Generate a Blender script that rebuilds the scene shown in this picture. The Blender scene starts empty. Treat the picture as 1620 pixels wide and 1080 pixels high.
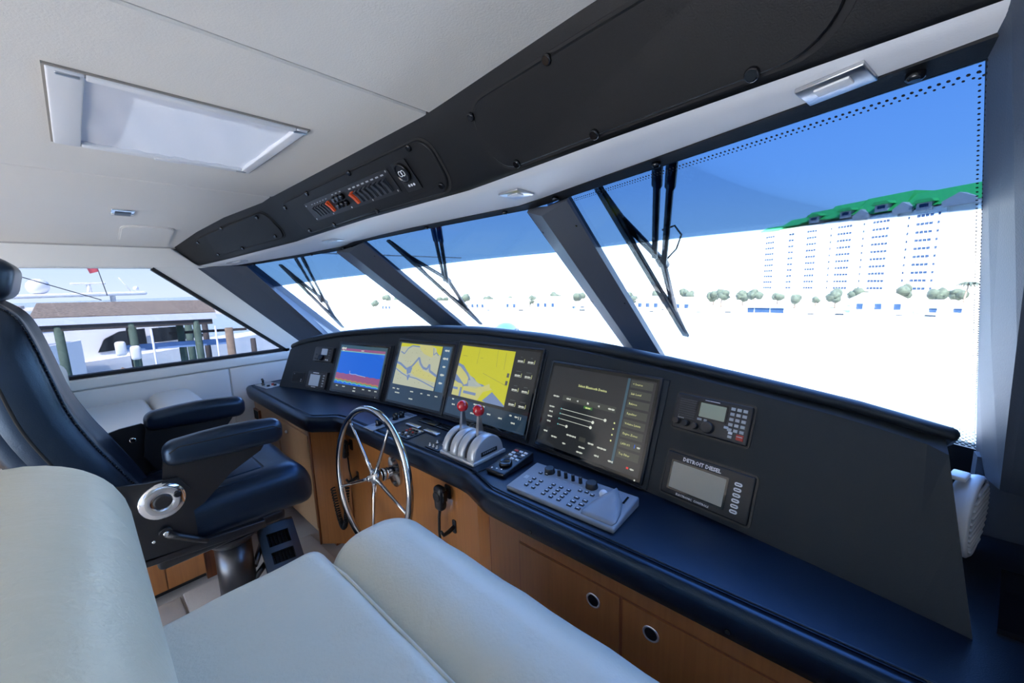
import bpy, bmesh, math, random
from mathutils import Vector, Matrix
random.seed(7)
PI = math.pi
scene = bpy.context.scene
COL = scene.collection
# boat frame: X starboard, Y forward, Z up, metres, origin at the photographer's lens; cabin floor at FLOOR
FLOOR = -1.53
CT = -0.70          # top of the console worktop
WATER = -7.0

# ---------------------------------------------------------------- camera
cam_d = bpy.data.cameras.new('camera')
cam = bpy.data.objects.new('camera', cam_d)
COL.objects.link(cam)
YAW, PITCH, ROLL, FPX = math.radians(41.955), math.radians(-8.566), math.radians(-1.788), 616.16
fw = Vector((-math.sin(YAW)*math.cos(PITCH), math.cos(YAW)*math.cos(PITCH), math.sin(PITCH)))
r0 = Vector((math.cos(YAW), math.sin(YAW), 0)); u0 = r0.cross(fw)
rt = r0*math.cos(ROLL)+u0*math.sin(ROLL); up = u0*math.cos(ROLL)-r0*math.sin(ROLL)
m = Matrix((rt, up, -fw)).transposed().to_4x4()
cam.matrix_world = m
cam_d.sensor_fit = 'HORIZONTAL'; cam_d.sensor_width = 36.0
cam_d.lens = FPX/1620*36.0
cam_d.clip_start = 0.02; cam_d.clip_end = 2000
scene.camera = cam

# ---------------------------------------------------------------- sky, sun, exposure
world = bpy.data.worlds.new('sky'); scene.world = world; world.use_nodes = True
nt = world.node_tree; nt.nodes.clear()
wo = nt.nodes.new('ShaderNodeOutputWorld'); bg = nt.nodes.new('ShaderNodeBackground')
SUN_EL, SUN_AZ = math.radians(52), math.radians(150)      # azimuth clockwise from +Y (aft, a little to starboard)
# clear sky: pale at the horizon, deepening to blue overhead, the same in every direction
stc = nt.nodes.new('ShaderNodeTexCoord'); ssp = nt.nodes.new('ShaderNodeSeparateXYZ'); nt.links.new(stc.outputs['Generated'], ssp.inputs[0])
srp = nt.nodes.new('ShaderNodeValToRGB'); nt.links.new(ssp.outputs[2], srp.inputs[0])
E0 = srp.color_ramp.elements; E0[0].position = 0.0; E0[0].color = (.74, .88, 1.0, 1); E0[1].position = 1.0; E0[1].color = (.10, .27, .80, 1)
for p_, c_ in ((.06, (.62, .80, 1.0, 1)), (.20, (.40, .62, 1.0, 1)), (.5, (.19, .40, .92, 1))):
    e_ = E0.new(p_); e_.color = c_
nt.links.new(srp.outputs[0], bg.inputs[0]); bg.inputs[1].default_value = 7.0
nt.links.new(bg.outputs[0], wo.inputs[0])
sun_d = bpy.data.lights.new('sun', 'SUN'); sun_d.energy = 38.0; sun_d.angle = math.radians(0.55); sun_d.color = (1.0, 0.95, 0.87)
sun = bpy.data.objects.new('sun', sun_d); COL.objects.link(sun)
sd = Vector((math.sin(SUN_AZ)*math.cos(SUN_EL), math.cos(SUN_AZ)*math.cos(SUN_EL), math.sin(SUN_EL)))
sun.rotation_euler = sd.to_track_quat('Z', 'Y').to_euler(); sun.location = sd*60
vs = scene.view_settings
vs.view_transform = 'Standard'; vs.look = 'None'; vs.gamma = 1.0; vs.exposure = 0.0; vs.use_curve_mapping = False

# ---------------------------------------------------------------- materials
MATS = {}
def mat(name, col, rough=0.5, metal=0.0, bump=0.0, bscale=200.0, var=0.0, vscale=8.0, emit=None, estr=1.0, spec=0.5, coat=0.0, sheen=0.0, trans=0.0, vstretch=None, col2=None, stint=None, bump2=0.0, b2scale=9.0):
    if name in MATS: return MATS[name]
    M = bpy.data.materials.new(name); M.use_nodes = True
    t = M.node_tree; b = t.nodes['Principled BSDF']
    b.inputs['Base Color'].default_value = (*col, 1); b.inputs['Roughness'].default_value = rough
    b.inputs['Metallic'].default_value = metal; b.inputs['Specular IOR Level'].default_value = spec
    b.inputs['Coat Weight'].default_value = coat; b.inputs['Coat Roughness'].default_value = 0.08
    if stint: b.inputs['Specular Tint'].default_value = (*stint, 1)
    if sheen: b.inputs['Sheen Weight'].default_value = sheen
    if trans: b.inputs['Transmission Weight'].default_value = trans
    if emit is not None:
        b.inputs['Emission Color'].default_value = (*emit, 1); b.inputs['Emission Strength'].default_value = estr
    tc = t.nodes.new('ShaderNodeTexCoord')
    if var or col2:
        mp = t.nodes.new('ShaderNodeMapping'); t.links.new(tc.outputs['Object'], mp.inputs[0])
        if vstretch: mp.inputs['Scale'].default_value = vstretch
        n = t.nodes.new('ShaderNodeTexNoise'); n.inputs['Scale'].default_value = vscale; n.inputs['Detail'].default_value = 5
        t.links.new(mp.outputs[0], n.inputs['Vector'])
        r = t.nodes.new('ShaderNodeValToRGB'); r.color_ramp.elements[0].position = 0.3; r.color_ramp.elements[1].position = 0.7
        a = col2 if col2 else tuple(max(0, c*(1-var)) for c in col)
        d = col if col2 else tuple(min(1, c*(1+var)) for c in col)
        r.color_ramp.elements[0].color = (*a, 1); r.color_ramp.elements[1].color = (*d, 1)
        t.links.new(n.outputs['Fac'], r.inputs[0]); t.links.new(r.outputs[0], b.inputs['Base Color'])
    if bump:
        n2 = t.nodes.new('ShaderNodeTexNoise'); n2.inputs['Scale'].default_value = bscale; n2.inputs['Detail'].default_value = 3
        t.links.new(tc.outputs['Object'], n2.inputs['Vector'])
        bp = t.nodes.new('ShaderNodeBump'); bp.inputs['Strength'].default_value = bump; bp.inputs['Distance'].default_value = 0.002
        t.links.new(n2.outputs['Fac'], bp.inputs['Height']); t.links.new(bp.outputs[0], b.inputs['Normal'])
        if bump2:      # soft hide wrinkles
            mp2 = t.nodes.new('ShaderNodeMapping'); mp2.inputs['Scale'].default_value = (1, .45, 1); mp2.inputs['Rotation'].default_value = (0, 0, .5); t.links.new(tc.outputs['Object'], mp2.inputs[0])
            n3 = t.nodes.new('ShaderNodeTexNoise'); n3.inputs['Scale'].default_value = b2scale; n3.inputs['Detail'].default_value = 2.5; n3.inputs['Distortion'].default_value = 1.2
            t.links.new(mp2.outputs[0], n3.inputs['Vector'])
            bq = t.nodes.new('ShaderNodeBump'); bq.inputs['Strength'].default_value = bump2; bq.inputs['Distance'].default_value = 0.02
            t.links.new(n3.outputs['Fac'], bq.inputs['Height']); t.links.new(bq.outputs[0], bp.inputs['Normal'])
    MATS[name] = M
    return M
mat('ceiling_vinyl', (.76, .735, .69), .55, bump=.25, bscale=260)
mat('wall_vinyl', (.78, .77, .745), .5, bump=.12, bscale=240)
mat('seam_dark', (.30, .28, .25), .8)
mat('black_leatherette', (.0085, .009, .0105), .48, bump=.22, bscale=420, spec=.26)
mat('dash_vinyl', (.010, .0115, .0145), .48, bump=.15, bscale=380, spec=.36, stint=(.75, .88, 1.0))
mat('worktop_vinyl', (.004, .0058, .011), .33, bump=.15, bscale=420, spec=.68, stint=(.42, .66, 1.0))  # blue sky sheen put into the specular tint
mat('chair_leather', (.006, .009, .018), .33, bump=.18, bscale=300, spec=.85, stint=(.42, .66, 1.0))  # specular tint carries the blue of reflected sky
mat('soffit_vinyl', (.74, .75, .78), .40, bump=.12, bscale=380)
mat('pillar_vinyl', (.062, .074, .10), .50, bump=.18, bscale=340, spec=.4, stint=(.7, .85, 1.0))  # bluish window light put into the specular tint
mat('mullion_vinyl', (.085, .092, .112), .42, bump=.18, bscale=340, spec=.6, stint=(.6, .8, 1.0))
mat('cream_leather', (.66, .645, .545), .36, bump=.45, bscale=150, bump2=.22, b2scale=11)
mat('white_leather', (.66, .645, .59), .45, bump=.2, bscale=170)
mat('wood', (.33, .125, .034), .30, var=.10, vscale=4, vstretch=(26, 26, 1.0), coat=.25)
mat('wood_pale', (.40, .235, .12), .35, var=.07, vscale=5, vstretch=(20, 20, 1.2), coat=.15)
mat('wood_dark', (.20, .06, .02), .35, var=.2, vscale=5, vstretch=(20, 20, 1.2))
mat('chrome', (.82, .82, .83), .08, metal=1)
mat('satin_steel', (.62, .62, .63), .28, metal=1)
mat('dark_steel', (.10, .10, .105), .3, metal=1)
mat('black_plastic', (.010, .010, .012), .38)
mat('black_gloss', (.006, .006, .008), .07)
mat('black_matte', (.008, .008, .009), .75)
mat('grey_plastic', (.23, .25, .28), .42)
mat('key_grey', (.42, .44, .46), .5)
mat('key_dark', (.035, .04, .05), .45)
mat('footplate', (.17, .145, .12), .3, metal=1)
mat('wheel_steel', (.56, .55, .54), .10, metal=1)
mat('cornice_grey', (.42, .41, .39), .6)
mat('silver_paint', (.50, .51, .525), .34, metal=.35)
mat('red_gloss', (.55, .012, .016), .12, coat=.6)
mat('red_switch', (.45, .03, .015), .35)
mat('orange_switch', (.75, .10, .02), .35)
mat('white_plastic', (.74, .75, .78), .4)
mat('white_print', (.75, .76, .78), .6)
mat('stitch', (.03, .035, .045), .6)
mat('floor_cover', (.56, .52, .47), .8, bump=.4, bscale=60, var=.06)
mat('lcd_grey', (.33, .32, .27), .25)
mat('lcd_green', (.33, .37, .27), .2)
mat('lcd_blue', (.45, .52, .62), .2)
mat('lamp_lens', (.75, .75, .76), .3)
mat('glass_black', (.004, .005, .006), .05)
def emi(name, c, s=1.0):
    return mat('scr_'+name, (.004, .004, .005), .10, emit=c, estr=s)
emi('land', (.62, .60, .22), .85); emi('land_bright', (.62, .62, .03), .85); emi('water', (.20, .29, .52), .8); emi('shallow', (.45, .52, .50), .8)
emi('pale', (.52, .55, .40), .85); emi('blue', (.01, .13, .72), .9); emi('magenta', (.33, .10, .24), .8); emi('cyan', (.20, .60, .60), .8)
emi('green', (.10, .42, .16), .7); emi('orange', (.62, .25, .10), .7); emi('teal', (.05, .12, .17), .7); emi('bar', (.025, .05, .085), .8); emi('panel', (.022, .025, .028), .8)
emi('button', (.055, .06, .052), .8); emi('text', (.62, .66, .58), 1.0); emi('yellowtext', (.70, .75, .30), 1.0); emi('bluecol', (.04, .12, .24), .8); emi('red', (.7, .03, .03), 1.0); emi('greenbtn', (.05, .20, .04), .9); emi('grey', (.10, .11, .12), .8)

def glass_mat(name, tint, refl=0.06, band=None):
    """thin pane: clear transmission tinted by colour, plus a weak mirror; optional sun-visor band above a height in object space"""
    M = bpy.data.materials.new(name); M.use_nodes = True; t = M.node_tree; t.nodes.clear()
    o = t.nodes.new('ShaderNodeOutputMaterial'); mx = t.nodes.new('ShaderNodeMixShader')
    tr = t.nodes.new('ShaderNodeBsdfTransparent'); gl = t.nodes.new('ShaderNodeBsdfGlossy'); gl.inputs['Roughness'].default_value = 0.02
    fr = t.nodes.new('ShaderNodeFresnel'); fr.inputs[0].default_value = 1.35
    mul = t.nodes.new('ShaderNodeMath'); mul.operation = 'MULTIPLY'; mul.inputs[1].default_value = refl*10
    t.links.new(fr.outputs[0], mul.inputs[0]); t.links.new(mul.outputs[0], mx.inputs[0])
    tr.inputs[0].default_value = (*tint, 1)
    if band:
        btint, z0 = band
        tc = t.nodes.new('ShaderNodeTexCoord'); sp = t.nodes.new('ShaderNodeSeparateXYZ'); t.links.new(tc.outputs['Object'], sp.inputs[0])
        # the band's lower edge bows gently: z > z0 - k (x + 1.5)^2
        ad = t.nodes.new('ShaderNodeMath'); ad.operation = 'ADD'; ad.inputs[1].default_value = 1.05; t.links.new(sp.outputs[0], ad.inputs[0])
        sq = t.nodes.new('ShaderNodeMath'); sq.operation = 'MULTIPLY'; t.links.new(ad.outputs[0], sq.inputs[0]); t.links.new(ad.outputs[0], sq.inputs[1])
        ma = t.nodes.new('ShaderNodeMath'); ma.operation = 'MULTIPLY_ADD'; ma.inputs[1].default_value = 0.016; t.links.new(sq.outputs[0], ma.inputs[0]); t.links.new(sp.outputs[2], ma.inputs[2])
        mr = t.nodes.new('ShaderNodeMapRange'); mr.inputs['From Min'].default_value = z0-.0015; mr.inputs['From Max'].default_value = z0+.0015
        t.links.new(ma.outputs[0], mr.inputs['Value'])
        mc = t.nodes.new('ShaderNodeMix'); mc.data_type = 'RGBA'
        mc.inputs[6].default_value = (*tint, 1); mc.inputs[7].default_value = (*btint, 1)
        t.links.new(mr.outputs[0], mc.inputs[0]); t.links.new(mc.outputs[2], tr.inputs[0])
    t.links.new(tr.outputs[0], mx.inputs[1]); t.links.new(gl.outputs[0], mx.inputs[2]); t.links.new(mx.outputs[0], o.inputs[0])
    MATS[name] = M; return M
glass_mat('windscreen_glass', (.93, .96, .97), .03, band=((.205, .280, .365), .112))
glass_mat('side_glass', (.385, .385, .405), .05)
glass_mat('hatch_glass', (.30, .325, .35), .05)
def shade_mat():
    M = bpy.data.materials.new('blind_fabric'); M.use_nodes = True; t = M.node_tree; b = t.nodes['Principled BSDF']
    b.inputs['Base Color'].default_value = (.78, .79, .82, 1); b.inputs['Roughness'].default_value = .8
    tl = t.nodes.new('ShaderNodeBsdfTranslucent'); tl.inputs[0].default_value = (.80, .86, 1.0, 1)
    mx = t.nodes.new('ShaderNodeMixShader'); mx.inputs[0].default_value = .16
    o = t.nodes['Material Output']; t.links.new(b.outputs[0], mx.inputs[1]); t.links.new(tl.outputs[0], mx.inputs[2]); t.links.new(mx.outputs[0], o.inputs[0])
    MATS['blind_fabric'] = M
shade_mat()

# ---------------------------------------------------------------- mesh helpers
def fr(o, u=(1, 0, 0), v=(0, 1, 0), w=(0, 0, 1)):
    return (Vector(o), Vector(u), Vector(v), Vector(w))
WORLD = fr((0, 0, 0))
def pt(F, a, b, c=0.0): return F[0]+F[1]*a+F[2]*b+F[3]*c
def rotz(o, ang):
    c, s = math.cos(ang), math.sin(ang); return fr(o, (c, s, 0), (-s, c, 0), (0, 0, 1))
class MB:
    def __init__(s): s.v = []; s.f = []; s.m = []; s.sm = []
    def add(s, verts, faces, mi=0, smooth=False):
        k = len(s.v); s.v += [tuple(p) for p in verts]
        for f in faces: s.f.append([i+k for i in f]); s.m.append(mi); s.sm.append(smooth)
    def box(s, F, a0, a1, b0, b1, c0, c1, mi=0, taper=0.0):
        t = taper
        P = [(a0, b0, c0), (a1, b0, c0), (a1, b1, c0), (a0, b1, c0), (a0+t, b0+t, c1), (a1-t, b0+t, c1), (a1-t, b1-t, c1), (a0+t, b1-t, c1)]
        s.add([pt(F, *p) for p in P], [(3, 2, 1, 0), (4, 5, 6, 7), (0, 1, 5, 4), (1, 2, 6, 5), (2, 3, 7, 6), (3, 0, 4, 7)], mi)
    def rbox(s, F, size, r, mi=0, k=3, inner=0, warp=None):
        hx = [d/2 for d in size]; ax = []
        for h in hx:
            rr = min(r, h*.999); L = [-h + rr*(1-math.cos(PI/2*i/k)) for i in range(k+1)]
            L2 = [-h+rr+(2*h-2*rr)*(i+1)/(inner+1) for i in range(inner)]
            ax.append(L+L2+[-q for q in reversed(L)])
        vid = {}; V = []; Fc = []
        def vert(p):
            key = tuple(round(q, 7) for q in p)
            if key not in vid:
                q = [max(-(h-min(r, h*.999)), min(h-min(r, h*.999), c)) for c, h in zip(p, hx)]
                d = Vector([a-b for a, b in zip(p, q)]); L = d.length
                n = Vector(q)+(d/L*min(r, min(hx)) if L > 1e-9 else d)
                # use per axis radius r when the box allows it
                if warp: n = Vector(warp(n))
                vid[key] = len(V); V.append(pt(F, *n))
            return vid[key]
        for axn in range(3):
            b, c = [(1, 2), (2, 0), (0, 1)][axn]
            for sg in (-1, 1):
                A, B = ax[b], ax[c]
                for i in range(len(A)-1):
                    for j in range(len(B)-1):
                        q = []
                        for (ii, jj) in ((i, j), (i+1, j), (i+1, j+1), (i, j+1)):
                            p = [0, 0, 0]; p[axn] = sg*hx[axn]; p[b] = A[ii]; p[c] = B[jj]; q.append(vert(p))
                        if len(set(q)) < 3: continue
                        if sg < 0: q.reverse()
                        Fc.append(q)
        s.add(V, Fc, mi, True)
    def prism(s, poly, F, c0, c1, mi=0, smooth=False):
        n = len(poly); V = [pt(F, a, b, c0) for a, b in poly]+[pt(F, a, b, c1) for a, b in poly]
        s.add(V, [list(range(n-1, -1, -1)), list(range(n, 2*n))], mi, False)
        k = len(s.v)-2*n
        for i in range(n):
            j = (i+1) % n; s.f.append([k+i, k+j, k+n+j, k+n+i]); s.m.append(mi); s.sm.append(smooth)
    def flat(s, poly, F, c, mi=0):
        s.add([pt(F, a, b, c) for a, b in poly], [list(range(len(poly)))], mi)
    def lathe(s, prof, F, n=24, mi=0, cap0=True, cap1=True, smooth=True):
        V = []; Fc = []
        for (r, h) in prof:
            for i in range(n):
                a = 2*PI*i/n; V.append(pt(F, r*math.cos(a), r*math.sin(a), h))
        for j in range(len(prof)-1):
            for i in range(n):
                i2 = (i+1) % n; Fc.append((j*n+i, j*n+i2, (j+1)*n+i2, (j+1)*n+i))
        s.add(V, Fc, mi, smooth)
        k = len(s.v)-len(V)
        if cap0: s.f.append([k+i for i in range(n-1, -1, -1)]); s.m.append(mi); s.sm.append(False)
        if cap1: s.f.append([k+(len(prof)-1)*n+i for i in range(n)]); s.m.append(mi); s.sm.append(False)
    def cyl(s, p0, p1, r0, r1=None, n=16, mi=0, caps=True):
        p0, p1 = Vector(p0), Vector(p1); w = (p1-p0); L = w.length; w = w/L
        u = w.orthogonal().normalized(); v = w.cross(u)
        s.lathe([(r0, 0), (r0 if r1 is None else r1, L)], (p0, u, v, w), n, mi, caps, caps)
    def sphere(s, c, r, n=16, mi=0, F=None, sc=(1, 1, 1)):
        F = F or fr(c); V = []; Fc = []
        m = n//2
        for j in range(1, m):
            for i in range(n):
                th = PI*j/m; a = 2*PI*i/n
                V.append(pt(F, r*sc[0]*math.sin(th)*math.cos(a), r*sc[1]*math.sin(th)*math.sin(a), r*sc[2]*math.cos(th)))
        V.append(pt(F, 0, 0, r*sc[2])); V.append(pt(F, 0, 0, -r*sc[2]))
        for j in range(m-2):
            for i in range(n): Fc.append((j*n+i, (j+1)*n+i, (j+1)*n+(i+1) % n, j*n+(i+1) % n))
        for i in range(n):
            Fc.append((len(V)-2, i, (i+1) % n)); Fc.append((len(V)-1, (m-2)*n+(i+1) % n, (m-2)*n+i))
        s.add(V, Fc, mi, True)
    def tube(s, path, r, n=10, mi=0, closed=False, caps=True):
        P = [Vector(p) for p in path]; N = len(P); rings = []
        nrm = None
        for i in range(N):
            if closed: t = (P[(i+1) % N]-P[i-1]).normalized()
            else: t = (P[min(i+1, N-1)]-P[max(i-1, 0)]).normalized()
            if nrm is None: nrm = t.orthogonal().normalized()
            else:
                nrm = (nrm-t*nrm.dot(t)); nrm = nrm.normalized() if nrm.length > 1e-6 else t.orthogonal().normalized()
            b = t.cross(nrm); rr = r[i] if isinstance(r, (list, tuple)) else r
            rings.append([P[i]+nrm*math.cos(2*PI*k/n)*rr+b*math.sin(2*PI*k/n)*rr for k in range(n)])
        s.loft(rings, mi, True, caps and not closed, closed)
    def loft(s, rings, mi=0, closedring=True, caps=True, wrap=False, smooth=True):
        n = len(rings[0]); V = [p for r in rings for p in r]; Fc = []
        R = len(rings)
        for j in range(R if wrap else R-1):
            j2 = (j+1) % R
            for i in range(n if closedring else n-1):
                i2 = (i+1) % n; Fc.append((j*n+i, j*n+i2, j2*n+i2, j2*n+i))
        s.add(V, Fc, mi, smooth)
        if caps:
            k = len(s.v)-len(V)
            s.f.append([k+i for i in range(n-1, -1, -1)]); s.m.append(mi); s.sm.append(False)
            s.f.append([k+(R-1)*n+i for i in range(n)]); s.m.append(mi); s.sm.append(False)
    def text(s, body, F, size, mi=0, align='CENTER', c=0.0, bold=0.0, sx=1.0):
        cu = bpy.data.curves.new('lettering', 'FONT'); cu.body = body; cu.size = size; cu.align_x = align; cu.align_y = 'CENTER'
        cu.resolution_u = 1; cu.offset = bold
        ob = bpy.data.objects.new('lettering', cu); me = ob.to_mesh()
        V = [pt(F, v.co.x*sx, v.co.y, c) for v in me.vertices]; Fc = [list(p.vertices) for p in me.polygons]
        ob.to_mesh_clear(); bpy.data.objects.remove(ob); bpy.data.curves.remove(cu)
        s.add(V, Fc, mi)
    def build(s, name, mats, parent=None, recalc=True, auto=None):
        me = bpy.data.meshes.new(name)
        me.from_pydata(s.v, [], s.f)
        if isinstance(mats, str): mats = [mats]
        for q in mats: me.materials.append(MATS[q])
        me.polygons.foreach_set('material_index', s.m); me.polygons.foreach_set('use_smooth', s.sm)
        if recalc:
            bm = bmesh.new(); bm.from_mesh(me); bmesh.ops.recalc_face_normals(bm, faces=bm.faces); bm.to_mesh(me); bm.free()
        me.update()
        ob = bpy.data.objects.new(name, me); COL.objects.link(ob)
        if parent is not None: ob.parent = parent
        return ob
def tag(o, label, cat, group=None):
    o['label'] = label; o['category'] = cat
    if group: o['group'] = group
    return o
def struct(o): o['kind'] = 'structure'; return o
def thing(name, label, cat, loc=(0, 0, 0), group=None):
    """an Empty that parents its parts; parts are modelled in world space and keep their place"""
    o = bpy.data.objects.new(name, None); COL.objects.link(o); o.empty_display_size = .05
    o.location = loc; tag(o, label, cat, group); return o
def put(mb, name, mats, parent, recalc=True):
    """part of a thing whose Empty stands at its own base"""
    ob = mb.build(name, mats, parent, recalc)
    top = parent
    L = Vector((0, 0, 0))
    while top is not None: L += top.location; top = top.parent
    ob.data.transform(Matrix.Translation(-L)); return ob
def rrect(w, h, r, k=5, cx=0, cy=0):
    P = []
    for (sx, sy, a0) in ((1, 1, 0), (-1, 1, 90), (-1, -1, 180), (1, -1, 270)):
        for i in range(k+1):
            a = math.radians(a0+90*i/k); P.append((cx+sx*(w/2-r)+r*math.cos(a), cy+sy*(h/2-r)+r*math.sin(a)))
    return P
def lerp(a, b, t): return a+(b-a)*t
def interp(x, xs, ys):
    if x <= xs[0]: return ys[0]
    for i in range(len(xs)-1):
        if x <= xs[i+1]: return lerp(ys[i], ys[i+1], (x-xs[i])/(xs[i+1]-xs[i]))
    return ys[-1]
# ================================================================ THE CABIN
XL, XR, YA = -3.45, 0.62, -3.3      # port wall, starboard wall, aft bulkhead
CX = [-3.6, -3.5, -3.07, -2.71, -2.3, -2.2, -0.9, -0.4, 0.0, 0.45, 0.7]
CZ = [.268, .287, .366, .412, .440, .452, .452, .447, .432, .395, .37]
def zc(x): return interp(x, CX, CZ)
# ---- floor
b = MB(); b.box(WORLD, XL-.05, XR+.05, YA, 2.2, FLOOR-.06, FLOOR)
floor = struct(b.build('floor', 'floor_cover'))
for (x0, x1, y0, y1) in ((-2.46, -1.93, -.30, .165), (-2.47, -1.90, .175, .80), (-1.88, -1.05, -.30, .80)):
    b = MB(); b.rbox(fr(((x0+x1)/2, (y0+y1)/2, FLOOR+.008)), (x1-x0, y1-y0, .014), .006, k=2, inner=3,
                     warp=lambda n: (n.x, n.y, n.z+.003*math.sin(n.x*19+n.y*13)))
    b.build('floor_mat', 'floor_cover', floor)
# ---- ceiling: padded panels with a seam between them
b = MB()
HX0, HX1, HY0, HY1 = -1.765, -1.24, .045, .495       # skylight opening
for (x0, x1, y0, y1) in ((-3.55, HX0, YA, 1.15), (HX1, .72, YA, 1.15), (HX0, HX1, YA, HY0), (HX0, HX1, HY1, 1.15)):
    b.box(WORLD, x0, x1, y0, y1, .50, .56)
ceiling = struct(b.build('ceiling', 'seam_dark'))
def cpanel(xs, y0, y1, hole=None):
    b = MB(); th = .03
    def strip(xa, xb, ya, yb, e=.006, sides=(1, 1)):
        X = [xa, xa+e]+[x for x in CX if xa+e < x < xb-e]+[xb-e, xb]
        rows = []
        for i, x in enumerate(X):
            lift = e if ((i == 0 and sides[0]) or (i == len(X)-1 and sides[1])) else 0
            rows.append([Vector((x, ya, zc(x)+lift)), Vector((x, yb, zc(x)+lift)), Vector((x, yb, .51)), Vector((x, ya, .51))])
        b.loft(rows, 0, True, True, smooth=False)
    if hole:
        a0, a1, c0, c1 = hole
        strip(xs[0], a0, y0, y1, .004, (1, 0)); strip(a1, xs[1], y0, y1, .004, (0, 1))
        strip(a0, a1, y0, c0, .001, (0, 0)); strip(a0, a1, c1, y1, .001, (0, 0))
    else: strip(xs[0], xs[1], y0, y1)
    return b.build('ceiling_panel', 'ceiling_vinyl', ceiling)
cpanel((-3.50, -2.203), YA, 1.05)
cpanel((-2.197, -0.903), YA, 1.05, (HX0, HX1, HY0, HY1))
cpanel((-0.897, .66), YA, 1.05)
# roof of the boat above (keeps the sun out)
b = MB()
for (x0, x1, y0, y1) in ((-3.7, HX0, YA-.4, 1.3), (HX1, .85, YA-.4, 1.3), (HX0, HX1, YA-.4, HY0), (HX0, HX1, HY1, 1.3)):
    b.box(WORLD, x0, x1, y0, y1, .56, .62)
b.build('roof_skin', 'white_plastic', ceiling)

# ---- port wall with its raked side window
WT, WB = .166, -.485
FY = fr((XL, 0, 0), (0, 1, 0), (0, 0, 1), (-1, 0, 0))     # (y, z, outward)
b = MB()
b.prism([(YA, FLOOR), (2.0, FLOOR), (2.0, WB), (YA, WB)], FY, 0, .09)
b.prism([(YA, WT), (.86, WT), (.74, .30), (YA, .30)], FY, -.0, .09)
b.prism([(.375, WT), (.86, WT), (1.60, WB), (1.10, WB)], FY, 0, .09)
b.prism([(YA, WB), (-1.9, WB), (-1.9, WT), (YA, WT)], FY, 0, .09)
wall_left = struct(b.build('wall_left', 'wall_vinyl'))
# valance above the window, padded sill board and seams of the lining
b = MB(); b.prism([(-3.0, .172), (.612, .172), (.470, .293), (-3.0, .293)], fr((XL, 0, 0), (0, 1, 0), (0, 0, 1), (1, 0, 0)), -.002, .022); b.build('valance', 'wall_vinyl', wall_left)
b = MB(); b.rbox(fr((XL+.010, -.95, -.523)), (.026, 4.15, .062), .010, k=3); b.build('sill_board', 'wall_vinyl', wall_left)
for (y0, y1) in ((-1.6, .695), (.70, 1.5)):
    b = MB(); b.rbox(fr((XL+.006, (y0+y1)/2, -.875)), (.014, y1-y0-.004, .63), .006, k=2, inner=8,
                     warp=lambda n: (n.x+(.003*math.sin(n.y*9+n.z*7)*math.sin(n.z*11+n.y*3) if n.x > 0 else 0), n.y, n.z))
    b.build('lining_panel', 'wall_vinyl', wall_left)
b = MB(); b.rbox(fr((XL+.012, .0, .298), (1, 0, 0), (0, 1, 0)), (.03, 6.0, .012), .005, k=2); b.build('cornice_bead', 'cornice_grey', wall_left)
# window 1: glass in a black rubber frame
b = MB(); FW = fr((XL-.045, 0, 0), (0, 1, 0), (0, 0, 1), (-1, 0, 0))
b.prism([(-1.9, WB), (1.10, WB), (.375, WT), (-1.9, WT)], FW, 0, .006)
w1 = struct(b.build('window_1', 'side_glass'))
b = MB()
def bar(b, p, q, w, d0, d1, F=FY, mi=0):
    p, q = Vector(p), Vector(q); t = (q-p).normalized(); n = Vector((-t.y, t.x))*w
    b.prism([(p.x, p.y), (q.x, q.y), (q.x+n.x, q.y+n.y), (p.x+n.x, p.y+n.y)], F, d0, d1, mi)
bar(b, (-1.9, WB-.004), (1.12, WB-.004), .020, -.004, .06)
bar(b, (1.115, WB), (.375, WT+.005), .020, -.004, .06)
b.build('rubber_frame', 'black_matte', w1)

# ---- windscreen: three raked panes between folded mullion covers
K = 1.3
RK = Vector((0, K, -1))
def rake(p, t): return Vector(p)+RK*t
N1, N2, N3 = Vector((-.212, .596, .775)), Vector((0, .61, .793)), Vector((.214, .596, .774))   # outward normals
# pane corners: top left, top right, bottom right, bottom left
P1 = [Vector((-3.33, .857, .178)), Vector((-2.24, 1.172, .234))]; P1 += [rake(P1[1], .66), Vector((-3.555, 1.58, -.44))]
P2 = [Vector((-2.24, 1.10, .25)), Vector((-.79, 1.10, .25))]; P2 += [rake(P2[1], .70), rake(P2[0], .70)]
P3 = [Vector((-.79, 1.069, .2507)), Vector((.094, .759, .245))]; P3 += [Vector((.279, 1.671, -.510)), rake(P3[0], .70)]
panes = []
for i, (P, N, ex) in enumerate(((P1, N1, .04), (P2, N2, .04), (P3, N3, .05))):
    b = MB()
    up_ = (P[0]-P[3]).normalized()*ex; up2 = (P[1]-P[2]).normalized()*ex
    q = [P[0]+up_, P[1]+up2, P[2], P[3]]
    b.add(q+[p+N*.008 for p in q], [(0, 1, 2, 3), (7, 6, 5, 4), (0, 4, 5, 1), (1, 5, 6, 2), (2, 6, 7, 3), (3, 7, 4, 0)])
    panes.append(struct(b.build('window_%d' % (i+2), 'windscreen_glass')))
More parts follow.
